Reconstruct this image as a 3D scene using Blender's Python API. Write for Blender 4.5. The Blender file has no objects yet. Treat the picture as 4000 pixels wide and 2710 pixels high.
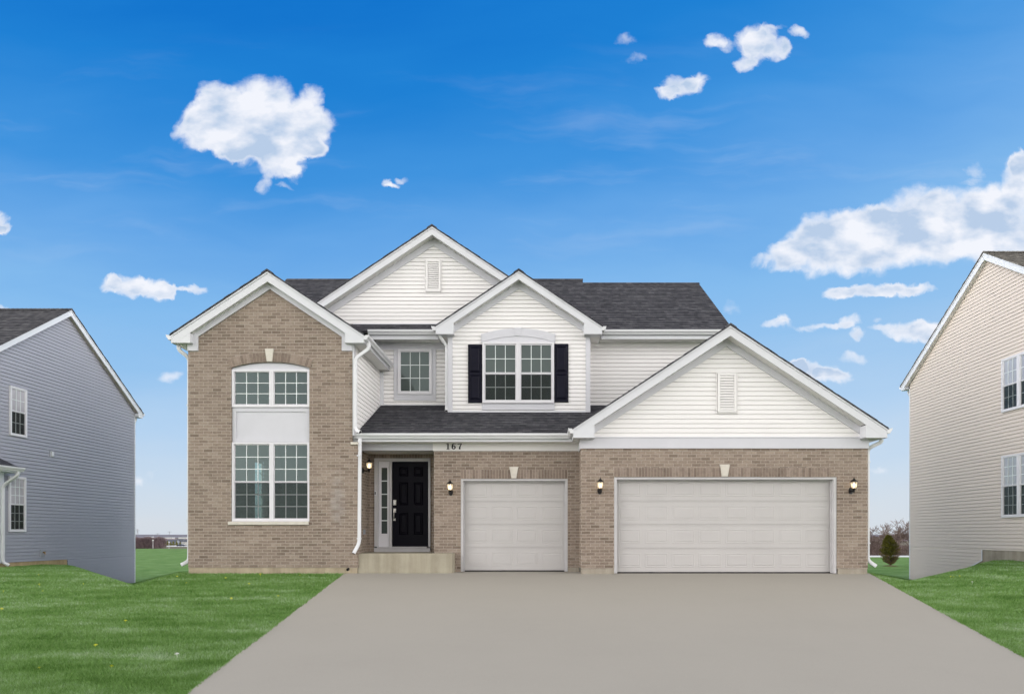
import bpy, math, random
import numpy as np
from mathutils import Vector, noise as mnoise

random.seed(7)
rng = np.random.default_rng(7)
scene = bpy.context.scene
COL = scene.collection

# ------------------------------------------------------------------ camera geometry (eye at the origin, +Y into the scene)
FPX = 2450.0
VX, VY = 2110.0, 2085.0
def PX(px, D): return (px - VX) / FPX * D
def PZ(py, D): return (VY - py) / FPX * D

# ------------------------------------------------------------------ node helpers
def new_mat(name):
    m = bpy.data.materials.new(name); m.use_nodes = True
    nt = m.node_tree; nt.nodes.clear()
    out = nt.nodes.new('ShaderNodeOutputMaterial')
    b = nt.nodes.new('ShaderNodeBsdfPrincipled')
    nt.links.new(b.outputs[0], out.inputs[0])
    return m, nt, b, out
def N(nt, typ, **kw):
    n = nt.nodes.new(typ)
    for k, v in kw.items():
        if k.startswith('i_'):
            key = k[2:]
            key = int(key) if key.isdigit() else key
            n.inputs[key].default_value = v
        else:
            setattr(n, k, v)
    return n
def L(nt, a, b): nt.links.new(a, b)
def ramp(nt, fac, stops, interp='LINEAR'):
    r = nt.nodes.new('ShaderNodeValToRGB'); r.color_ramp.interpolation = interp
    e = r.color_ramp.elements
    while len(e) < len(stops): e.new(0.5)
    for k, (p, c) in enumerate(stops):
        e[k].position = p; e[k].color = (c[0], c[1], c[2], 1)
    L(nt, fac, r.inputs[0]); return r.outputs[0]
def mth(nt, op, a, b=None, c=None, clamp=False):
    n = nt.nodes.new('ShaderNodeMath'); n.operation = op; n.use_clamp = clamp
    for i, v in enumerate((a, b, c)):
        if v is None: continue
        if isinstance(v, (int, float)): n.inputs[i].default_value = v
        else: L(nt, v, n.inputs[i])
    return n.outputs[0]
def mixc(nt, fac, a, b, blend='MIX'):
    n = nt.nodes.new('ShaderNodeMix'); n.data_type = 'RGBA'; n.blend_type = blend
    def put(s, v):
        if isinstance(v, (int, float)): s.default_value = v
        elif isinstance(v, tuple): s.default_value = (v[0], v[1], v[2], 1)
        else: L(nt, v, s)
    put(n.inputs[0], fac); put(n.inputs[6], a); put(n.inputs[7], b)
    return n.outputs[2]
def noise(nt, vec, scale, detail=4, rough=.55, dist=0.0):
    n = N(nt, 'ShaderNodeTexNoise'); n.inputs['Scale'].default_value = scale
    n.inputs['Detail'].default_value = detail; n.inputs['Roughness'].default_value = rough
    n.inputs['Distortion'].default_value = dist
    if vec is not None: L(nt, vec, n.inputs['Vector'])
    return n.outputs['Fac']
def bump(nt, h, bsdf, strength=.4, dist=.01):
    b = N(nt, 'ShaderNodeBump'); b.inputs['Strength'].default_value = strength
    b.inputs['Distance'].default_value = dist
    L(nt, h, b.inputs['Height']); L(nt, b.outputs[0], bsdf.inputs['Normal'])
def srgb(r, g, b):
    def f(c):
        c /= 255.0
        return c / 12.92 if c <= .04045 else ((c + .055) / 1.055) ** 2.4
    return (f(r), f(g), f(b))
def posn(nt): return N(nt, 'ShaderNodeNewGeometry').outputs['Position']
def stretch(nt, vec, sc):
    m = N(nt, 'ShaderNodeMapping'); m.inputs['Scale'].default_value = sc
    L(nt, vec, m.inputs['Vector']); return m.outputs[0]

def plain(name, col, rough=.5, var=.06, scale=3.0, metal=0.0, fine=0.0, spec=None):
    m, nt, b, o = new_mat(name)
    p = posn(nt)
    n1 = noise(nt, p, scale, 5, .6)
    lo = tuple(c * (1 - var) for c in col); hi = tuple(min(1, c * (1 + var)) for c in col)
    c = ramp(nt, n1, [(.3, lo), (.7, hi)])
    L(nt, c, b.inputs['Base Color'])
    b.inputs['Roughness'].default_value = rough; b.inputs['Metallic'].default_value = metal
    if spec is not None: b.inputs['Specular IOR Level'].default_value = spec
    if fine > 0: bump(nt, noise(nt, p, 90, 3, .6), b, fine, .004)
    return m

def siding_mat(name, col, grain=.05):
    m, nt, b, o = new_mat(name)
    uv = N(nt, 'ShaderNodeUVMap').outputs[0]
    p = posn(nt)
    big = noise(nt, p, .8, 4, .6)
    g = noise(nt, stretch(nt, uv, (2.2, 60, 1)), 3.0, 5, .6)
    # one weathering tint per board length
    br = N(nt, 'ShaderNodeTexBrick'); br.offset = .37
    for k, v in {'Scale': 1.0, 'Mortar Size': 0.0, 'Brick Width': 3.6, 'Row Height': .1016, 'Bias': 0.0}.items(): br.inputs[k].default_value = v
    br.inputs['Color1'].default_value = (.985, .985, .985, 1); br.inputs['Color2'].default_value = (1.01, 1.01, 1.01, 1)
    L(nt, uv, br.inputs['Vector'])
    s = mth(nt, 'ADD', mth(nt, 'MULTIPLY', big, .5), mth(nt, 'MULTIPLY', g, .5))
    c = ramp(nt, s, [(.35, tuple(x * (1 - grain) for x in col)), (.65, tuple(min(1, x * (1 + grain * .7)) for x in col))])
    c = mixc(nt, 1.0, c, br.outputs['Color'], 'MULTIPLY')
    L(nt, c, b.inputs['Base Color']); b.inputs['Roughness'].default_value = .55
    b.inputs['Specular IOR Level'].default_value = .35
    bump(nt, g, b, .12, .004)
    return m

def brick_mat(name, stains=False):
    m, nt, b, o = new_mat(name)
    uv = N(nt, 'ShaderNodeUVMap').outputs[0]; p = posn(nt)
    wob = N(nt, 'ShaderNodeTexNoise'); wob.inputs['Scale'].default_value = 14; L(nt, uv, wob.inputs['Vector'])
    vm = N(nt, 'ShaderNodeVectorMath', operation='MULTIPLY_ADD'); L(nt, wob.outputs['Color'], vm.inputs[0])
    vm.inputs[1].default_value = (.006, .005, 0); L(nt, uv, vm.inputs[2])
    br = N(nt, 'ShaderNodeTexBrick'); br.offset = .5
    for k, v in {'Scale': 1.0, 'Mortar Size': .0055, 'Mortar Smooth': .25, 'Brick Width': .203, 'Row Height': .0677, 'Bias': 0.0}.items(): br.inputs[k].default_value = v
    br.inputs['Color1'].default_value = (0, 0, 0, 1); br.inputs['Color2'].default_value = (1, 1, 1, 1); br.inputs['Mortar'].default_value = (.5, .5, .5, 1)
    L(nt, vm.outputs[0], br.inputs['Vector'])
    base = ramp(nt, br.outputs['Color'], [(0, srgb(130, 116, 103)), (.1, srgb(142, 128, 114)), (.35, srgb(151, 136, 122)), (.75, srgb(158, 143, 128)), (1, srgb(168, 154, 139))])
    n1 = noise(nt, stretch(nt, uv, (1, 2.2, 1)), 11, 6, .65)
    n2 = noise(nt, uv, 55, 4, .6)
    n3 = noise(nt, p, .9, 4, .6)
    tint = ramp(nt, n1, [(.28, (.62, .6, .58)), (.45, (.9, .89, .88)), (.6, (1.0, 1.0, 1.0)), (.75, (1.16, 1.17, 1.18))])
    base = mixc(nt, 1.0, base, tint, 'MULTIPLY')
    base = mixc(nt, 1.0, base, ramp(nt, n2, [(.3, (.86, .86, .86)), (.7, (1.1, 1.1, 1.1))]), 'MULTIPLY')
    base = mixc(nt, 1.0, base, ramp(nt, n3, [(.35, (.92, .92, .92)), (.65, (1.06, 1.06, 1.06))]), 'MULTIPLY')
    mort = ramp(nt, n2, [(.3, srgb(166, 155, 144)), (.7, srgb(190, 181, 171))])
    c = mixc(nt, br.outputs['Fac'], base, mort)
    if stains:
        sp = N(nt, 'ShaderNodeSeparateXYZ'); L(nt, p, sp.inputs[0])
        dx = mth(nt, 'ABSOLUTE', mth(nt, 'SUBTRACT', sp.outputs[0], -4.52))
        mx = mth(nt, 'SUBTRACT', 1.0, mth(nt, 'DIVIDE', dx, .5), clamp=True)
        mz = mth(nt, 'SUBTRACT', 1.0, mth(nt, 'DIVIDE', mth(nt, 'ABSOLUTE', mth(nt, 'SUBTRACT', sp.outputs[2], .7)), 1.7), clamp=True)
        sn = noise(nt, stretch(nt, uv, (2.2, 9, 1)), 3.2, 5, .75)
        k = mth(nt, 'MULTIPLY', mth(nt, 'SUBTRACT', mth(nt, 'ADD', sn, mth(nt, 'MULTIPLY', mx, mz)), 1.02), 3.2, clamp=True)
        k = mth(nt, 'MULTIPLY', k, ramp(nt, br.outputs['Color'], [(.25, (.15, .15, .15)), (.6, (1, 1, 1))]))
        c = mixc(nt, mth(nt, 'MULTIPLY', k, .5), c, srgb(196, 190, 183))
        kd = mth(nt, 'MULTIPLY', mth(nt, 'SUBTRACT', mth(nt, 'ADD', noise(nt, stretch(nt, uv, (2.6, 10, 1)), 1.7, 4, .6), mth(nt, 'MULTIPLY', mx, mz)), 1.0), 2.5, clamp=True)
        c = mixc(nt, mth(nt, 'MULTIPLY', kd, .35), c, srgb(96, 84, 76))
    L(nt, c, b.inputs['Base Color']); b.inputs['Roughness'].default_value = .9
    b.inputs['Specular IOR Level'].default_value = .2
    h = mth(nt, 'ADD', mth(nt, 'MULTIPLY', mth(nt, 'SUBTRACT', 1.0, br.outputs['Fac']), 1.0), mth(nt, 'MULTIPLY', n2, .35))
    bump(nt, h, b, .7, .009)
    return m

def soldier_mat(name):
    m, nt, b, o = new_mat(name)
    g = N(nt, 'ShaderNodeNewGeometry'); p = g.outputs['Position']
    base = ramp(nt, g.outputs['Random Per Island'], [(0, srgb(128, 113, 101)), (.3, srgb(139, 124, 111)), (.8, srgb(150, 134, 121)), (1, srgb(160, 145, 132))])
    n1 = noise(nt, p, 11, 6, .65)
    base = mixc(nt, 1.0, base, ramp(nt, n1, [(.3, (.7, .69, .68)), (.5, (.97, .97, .97)), (.75, (1.12, 1.12, 1.12))]), 'MULTIPLY')
    L(nt, base, b.inputs['Base Color']); b.inputs['Roughness'].default_value = .9
    bump(nt, noise(nt, p, 55, 4, .6), b, .5, .006)
    return m

def shingle_mat(name, cols, row=.143):
    m, nt, b, o = new_mat(name)
    uv = N(nt, 'ShaderNodeUVMap').outputs[0]; p = posn(nt)
    def lay(width, off, rowh, shift):
        mp = N(nt, 'ShaderNodeMapping'); mp.inputs['Location'].default_value = (shift, 0, 0); L(nt, uv, mp.inputs['Vector'])
        br = N(nt, 'ShaderNodeTexBrick'); br.offset = off; br.offset_frequency = 3
        for k, v in {'Scale': 1.0, 'Mortar Size': .003, 'Mortar Smooth': 0.0, 'Brick Width': width, 'Row Height': rowh, 'Bias': 0.0}.items(): br.inputs[k].default_value = v
        br.inputs['Color1'].default_value = (0, 0, 0, 1); br.inputs['Color2'].default_value = (1, 1, 1, 1); br.inputs['Mortar'].default_value = (0.2, 0.2, 0.2, 1)
        L(nt, mp.outputs[0], br.inputs['Vector']); return br
    a = lay(.17, .37, row, 0.0); c2 = lay(.095, .61, row, .11)
    s = mth(nt, 'ADD', mth(nt, 'MULTIPLY', a.outputs['Color'], .55), mth(nt, 'MULTIPLY', c2.outputs['Color'], .45))
    base = ramp(nt, s, [(0.0, cols[0]), (.35, cols[1]), (.65, cols[2]), (1.0, cols[3])])
    n1 = noise(nt, uv, 160, 2, .5); n2 = noise(nt, stretch(nt, uv, (1, 2, 1)), 1.3, 4, .6)
    base = mixc(nt, 1.0, base, ramp(nt, n1, [(.3, (.8, .8, .8)), (.7, (1.2, 1.2, 1.2))]), 'MULTIPLY')
    base = mixc(nt, 1.0, base, ramp(nt, n2, [(.3, (.93, .93, .94)), (.7, (1.06, 1.06, 1.06))]), 'MULTIPLY')
    L(nt, base, b.inputs['Base Color']); b.inputs['Roughness'].default_value = .92
    b.inputs['Specular IOR Level'].default_value = .25
    bump(nt, mth(nt, 'ADD', s, mth(nt, 'MULTIPLY', n1, .6)), b, .5, .006)
    return m

def concrete_mat(name, col, stain=.2, scale=2.0, stripes=False, fine=.3):
    m, nt, b, o = new_mat(name)
    p = posn(nt)
    n1 = noise(nt, p, scale, 7, .65); n2 = noise(nt, p, 140, 3, .6)
    c = ramp(nt, n1, [(.3, tuple(x * (1 - stain) for x in col)), (.5, col), (.72, tuple(min(1, x * (1 + stain * .6)) for x in col))])
    c = mixc(nt, 1.0, c, ramp(nt, n2, [(.3, (.93, .93, .93)), (.7, (1.05, 1.05, 1.05))]), 'MULTIPLY')
    if stripes:
        n3 = noise(nt, stretch(nt, p, (7, 7, .5)), 1.0, 5, .6)
        c = mixc(nt, 1.0, c, ramp(nt, n3, [(.35, (.84, .83, .8)), (.62, (1.05, 1.05, 1.04))]), 'MULTIPLY')
    L(nt, c, b.inputs['Base Color']); b.inputs['Roughness'].default_value = .85
    b.inputs['Specular IOR Level'].default_value = .25
    bump(nt, n2, b, fine, .003)
    return m

def glass_mat(name, base, gloss=.35):
    # closed-room window: dark room colour under a strongly reflecting double pane
    m, nt, b, o = new_mat(name)
    p = posn(nt)
    n1 = noise(nt, p, 1.2, 3, .5)
    c = ramp(nt, n1, [(.3, tuple(x * .85 for x in base)), (.7, tuple(x * 1.15 for x in base))])
    L(nt, c, b.inputs['Base Color']); b.inputs['Roughness'].default_value = .6
    gl = N(nt, 'ShaderNodeBsdfGlossy'); gl.inputs['Roughness'].default_value = .015
    gl.inputs['Color'].default_value = (.64, .80, .76, 1)
    w = noise(nt, p, 1.6, 2, .4)
    bp = N(nt, 'ShaderNodeBump'); bp.inputs['Strength'].default_value = .06; bp.inputs['Distance'].default_value = .02
    L(nt, w, bp.inputs['Height']); L(nt, bp.outputs[0], gl.inputs['Normal'])
    fr = N(nt, 'ShaderNodeFresnel'); fr.inputs[0].default_value = 1.5
    f = mth(nt, 'ADD', mth(nt, 'MULTIPLY', fr.outputs[0], 1.0 if gloss > 0 else .2), gloss * .1, clamp=True)
    mx = N(nt, 'ShaderNodeMixShader'); L(nt, f, mx.inputs[0]); L(nt, b.outputs[0], mx.inputs[1]); L(nt, gl.outputs[0], mx.inputs[2])
    L(nt, mx.outputs[0], o.inputs[0])
    return m

def clear_glass_mat(name):
    m, nt, b, o = new_mat(name)
    nt.nodes.remove(b)
    tr = N(nt, 'ShaderNodeBsdfTransparent'); tr.inputs[0].default_value = (.62, .74, .70, 1)
    gl = N(nt, 'ShaderNodeBsdfGlossy'); gl.inputs['Roughness'].default_value = .015; gl.inputs['Color'].default_value = (.64, .80, .76, 1)
    p = posn(nt)
    bp = N(nt, 'ShaderNodeBump'); bp.inputs['Strength'].default_value = .06; bp.inputs['Distance'].default_value = .02
    L(nt, noise(nt, p, 1.6, 2, .4), bp.inputs['Height']); L(nt, bp.outputs[0], gl.inputs['Normal'])
    fr = N(nt, 'ShaderNodeFresnel'); fr.inputs[0].default_value = 1.5
    f = mth(nt, 'ADD', mth(nt, 'MULTIPLY', fr.outputs[0], 1.0), .085, clamp=True)
    mx = N(nt, 'ShaderNodeMixShader'); L(nt, f, mx.inputs[0]); L(nt, tr.outputs[0], mx.inputs[1]); L(nt, gl.outputs[0], mx.inputs[2])
    L(nt, mx.outputs[0], o.inputs[0]); return m

def screen_mat(name):
    m, nt, b, o = new_mat(name)
    b.inputs['Base Color'].default_value = (.035, .038, .042, 1); b.inputs['Roughness'].default_value = .7
    tr = N(nt, 'ShaderNodeBsdfTransparent')
    mx = N(nt, 'ShaderNodeMixShader'); mx.inputs[0].default_value = .36
    L(nt, tr.outputs[0], mx.inputs[1]); L(nt, b.outputs[0], mx.inputs[2]); L(nt, mx.outputs[0], o.inputs[0])
    return m

def emit_mat(name, col, strength):
    m, nt, b, o = new_mat(name)
    b.inputs['Base Color'].default_value = (*col, 1)
    b.inputs['Emission Color'].default_value = (*col, 1); b.inputs['Emission Strength'].default_value = strength
    return m
def lantern_mat(name):
    m, nt, b, o = new_mat(name)
    b.inputs['Base Color'].default_value = (.9, .85, .78, 1); b.inputs['Roughness'].default_value = .3
    tl = N(nt, 'ShaderNodeBsdfTranslucent'); tl.inputs[0].default_value = (1, .93, .82, 1)
    tr = N(nt, 'ShaderNodeBsdfTransparent')
    a = N(nt, 'ShaderNodeMixShader'); a.inputs[0].default_value = .6; L(nt, b.outputs[0], a.inputs[1]); L(nt, tl.outputs[0], a.inputs[2])
    c = N(nt, 'ShaderNodeMixShader'); c.inputs[0].default_value = .35; L(nt, a.outputs[0], c.inputs[1]); L(nt, tr.outputs[0], c.inputs[2])
    L(nt, c.outputs[0], o.inputs[0]); return m

def lawn_mat():
    m, nt, b, o = new_mat('lawn_ground')
    p = posn(nt)
    n1 = noise(nt, stretch(nt, p, (.55, 1.5, 1)), 1.5, 7, .68)
    n2 = noise(nt, stretch(nt, p, (1, 2.5, 1)), 9, 6, .7)
    n3 = noise(nt, p, 60, 4, .7)
    s = mth(nt, 'ADD', mth(nt, 'ADD', mth(nt, 'MULTIPLY', n1, .62), mth(nt, 'MULTIPLY', n2, .2)), mth(nt, 'MULTIPLY', n3, .18))
    g = ramp(nt, s, [(.36, (.065, .155, .025)), (.47, (.118, .235, .05)), (.54, (.17, .295, .08)), (.64, (.29, .39, .21))])
    far = ramp(nt, noise(nt, stretch(nt, p, (1, .35, 1)), .02, 5, .6), [(.3, (.12, .10, .07)), (.5, (.20, .17, .12)), (.7, (.13, .14, .08))])
    sp = N(nt, 'ShaderNodeSeparateXYZ'); L(nt, p, sp.inputs[0])
    k = mth(nt, 'DIVIDE', mth(nt, 'SUBTRACT', sp.outputs[1], 95), 30, clamp=True)
    L(nt, mixc(nt, k, g, far), b.inputs['Base Color'])
    b.inputs['Roughness'].default_value = .9; b.inputs['Specular IOR Level'].default_value = .15
    bump(nt, s, b, .8, .05)
    return m
def blade_mat():
    m, nt, b, o = new_mat('grass_blades')
    g = N(nt, 'ShaderNodeNewGeometry'); p = g.outputs['Position']
    n1 = noise(nt, stretch(nt, p, (.55, 1.5, 1)), 1.5, 7, .68)
    n2 = noise(nt, stretch(nt, p, (1, 2.5, 1)), 9, 6, .7)
    s = mth(nt, 'ADD', mth(nt, 'ADD', mth(nt, 'MULTIPLY', n1, .62), mth(nt, 'MULTIPLY', n2, .2)), mth(nt, 'MULTIPLY', g.outputs['Random Per Island'], .18))
    c = ramp(nt, s, [(.35, (.085, .20, .032)), (.47, (.17, .33, .07)), (.55, (.25, .42, .13)), (.66, (.46, .58, .38))])
    L(nt, c, b.inputs['Base Color']); b.inputs['Roughness'].default_value = .6
    b.inputs['Specular IOR Level'].default_value = .25
    tl = N(nt, 'ShaderNodeBsdfTranslucent'); L(nt, c, tl.inputs[0])
    mx = N(nt, 'ShaderNodeMixShader'); mx.inputs[0].default_value = .3
    L(nt, b.outputs[0], mx.inputs[1]); L(nt, tl.outputs[0], mx.inputs[2]); L(nt, mx.outputs[0], o.inputs[0])
    return m
def island_mat(name, stops, rough=.8, transl=0.0):
    m, nt, b, o = new_mat(name)
    g = N(nt, 'ShaderNodeNewGeometry')
    n1 = noise(nt, g.outputs['Position'], 5, 4, .6)
    s = mth(nt, 'ADD', mth(nt, 'MULTIPLY', n1, .5), mth(nt, 'MULTIPLY', g.outputs['Random Per Island'], .5))
    L(nt, ramp(nt, s, stops), b.inputs['Base Color']); b.inputs['Roughness'].default_value = rough
    b.inputs['Specular IOR Level'].default_value = .2
    return m

M = {}
M['siding'] = siding_mat('white_vinyl_siding', (.85, .83, .815), .035)
M['trim'] = plain('white_aluminium_trim', (.69, .70, .725), .45, .025, 2.5)
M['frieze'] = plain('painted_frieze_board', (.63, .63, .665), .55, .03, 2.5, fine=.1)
M['soffit'] = plain('white_soffit', (.82, .81, .79), .6, .03)
M['gutter'] = plain('white_gutter_enamel', (.74, .745, .76), .3, .02)
M['vinyl'] = plain('white_window_vinyl', (.745, .735, .76), .35, .02)
M['grille'] = plain('white_grille', (.75, .80, .79), .4, .02)
M['brick'] = brick_mat('taupe_brick')
M['brick_stained'] = brick_mat('taupe_brick_with_efflorescence', True)
M['soldier'] = soldier_mat('taupe_soldier_brick')
M['mortar'] = plain('mortar', srgb(176, 165, 153), .9, .1, 20, fine=.3)
M['stone'] = plain('cast_stone', srgb(212, 206, 194), .8, .08, 9, fine=.2)
DK = [(.034, .034, .041), (.062, .062, .071), (.090, .091, .099), (.135, .135, .145)]
M['shingle'] = shingle_mat('charcoal_shingles', DK)
M['shingle_gray'] = shingle_mat('grey_shingles', [(.035, .035, .04), (.065, .065, .072), (.10, .10, .105), (.15, .15, .155)])
M['shingle_tan'] = shingle_mat('weathered_shingles', [(.08, .075, .065), (.15, .14, .12), (.22, .205, .18), (.31, .29, .255)])
M['shingle_edge'] = plain('shingle_edge', (.022, .022, .026), .9, .2, 20)
M['navy'] = plain('dark_navy_paint', (.0085, .0085, .018), .4, .15, 4, spec=.12)
M['door'] = plain('black_navy_door_paint', (.0045, .004, .008), .4, .15, 4, spec=.10)
M['garage'] = plain('garage_door_enamel', (.53, .512, .495), .45, .03, 1.6, fine=.04)
M['jamb'] = plain('painted_door_jamb', (.54, .53, .53), .5, .06, 5)
M['found'] = concrete_mat('foundation_concrete', srgb(178, 165, 142), .28, 2.5, True)
M['found_tan'] = concrete_mat('tan_foundation', srgb(190, 168, 130), .22, 2.0, True)
M['found_grey'] = concrete_mat('grey_tan_foundation', srgb(168, 160, 146), .2, 2.0, True)
M['stoop'] = concrete_mat('stoop_concrete', srgb(172, 165, 147), .16, 1.6, True)
M['drive'] = concrete_mat('driveway_concrete', srgb(169, 164, 154), .025, .7, False, .22)
M['glass'] = glass_mat('window_glass', (.045, .06, .055))
M['glass_pale'] = glass_mat('window_glass_with_pale_blind', (.46, .44, .47), .0)
M['glass_side'] = glass_mat('grey_low_gloss_glass', (.10, .105, .105), .0)  # even dark grey glass with weak reflection
M['glass_clear'] = clear_glass_mat('clear_window_glass')
M['screen'] = screen_mat('insect_screen_mesh')
M['black'] = plain('black_metal', (.012, .011, .011), .45, .2, 8)
M['nickel'] = plain('satin_nickel', (.62, .60, .56), .3, .05, 8, metal=.9)
M['numeral'] = plain('black_numeral', (.012, .012, .018), .5, .1)
M['lantern'] = lantern_mat('frosted_lantern_glass')
M['bulb'] = emit_mat('lit_bulb', (1.0, .80, .52), 9.0)
M['room'] = plain('interior_wall_paint', (.42, .46, .43), .8, .05)
M['gray_siding'] = siding_mat('blue_grey_siding', srgb(163, 165, 175), .04)
M['beige_siding'] = siding_mat('beige_siding', srgb(218, 207, 196), .03)
M['gray_trim'] = plain('cool_white_trim', (.74, .76, .80), .45, .02)
M['brown_soffit'] = plain('tan_soffit', (.46, .42, .36), .6, .04)
M['lawn'] = lawn_mat()
M['blades'] = blade_mat()
M['bark'] = plain('grey_brown_bark', (.15, .115, .10), .9, .25, 6)
M['twig'] = island_mat('bare_twigs', [(.2, (.11, .08, .07)), (.5, (.19, .14, .12)), (.8, (.30, .23, .19))])
M['brush'] = island_mat('brown_brush', [(.2, (.12, .085, .08)), (.5, (.21, .15, .135)), (.8, (.33, .25, .21))])
M['purple_brush'] = island_mat('purple_brown_woods', [(.2, (.12, .08, .095)), (.5, (.22, .155, .165)), (.8, (.33, .26, .245))])
M['needles'] = island_mat('spruce_needles', [(.2, (.05, .06, .005)), (.5, (.15, .155, .018)), (.8, (.34, .31, .05))])
M['dead_needles'] = island_mat('browned_needles', [(.2, (.14, .08, .04)), (.5, (.28, .17, .09)), (.8, (.42, .28, .17))])
M['mulch'] = plain('bark_mulch', (.15, .06, .035), .95, .35, 25, fine=.6)
M['petal'] = plain('yellow_petals', (.80, .78, .03), .6, .1, 30)
M['white_petal'] = plain('white_seed_head', (.85, .85, .8), .7, .05, 30)
M['far_wall'] = plain('far_white_wall', (.62, .62, .60), .7, .05)
M['far_grey'] = plain('far_grey_wall', (.38, .40, .44), .7, .08)
M['far_roof'] = plain('far_slate_roof', (.10, .11, .13), .9, .15)
M['far_glass'] = plain('far_dark_glass', (.05, .055, .065), .3, .1)
M['steel'] = plain('galvanised_steel', (.30, .31, .33), .6, .1)
M['path'] = plain('pale_surface', (.72, .71, .70), .85, .06, .6)
M['carpaint'] = plain('dark_car_paint', (.04, .045, .06), .3, .1)
M['hill'] = plain('wooded_hill', (.17, .155, .18), .95, .35, .006)

# ------------------------------------------------------------------ mesh builder
ORIG = {}
class Fr:
    def __init__(s, O, S, T, Nn):
        s.O, s.S, s.T, s.N = Vector(O), Vector(S).normalized(), Vector(T).normalized(), Vector(Nn).normalized()
    def p(s, a, b, n=0.0): return s.O + s.S * a + s.T * b + s.N * n
def FF(D): return Fr((0, D, 0), (1, 0, 0), (0, 0, 1), (0, -1, 0))

def clip(poly, a, b, c):   # keep a*s+b*t+c >= 0
    out = []
    n = len(poly)
    for i in range(n):
        p, q = poly[i], poly[(i + 1) % n]
        dp = a * p[0] + b * p[1] + c; dq = a * q[0] + b * q[1] + c
        if dp >= -1e-9: out.append(p)
        if (dp > 1e-9 and dq < -1e-9) or (dp < -1e-9 and dq > 1e-9):
            k = dp / (dp - dq); out.append((p[0] + (q[0] - p[0]) * k, p[1] + (q[1] - p[1]) * k))
    return out

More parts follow.
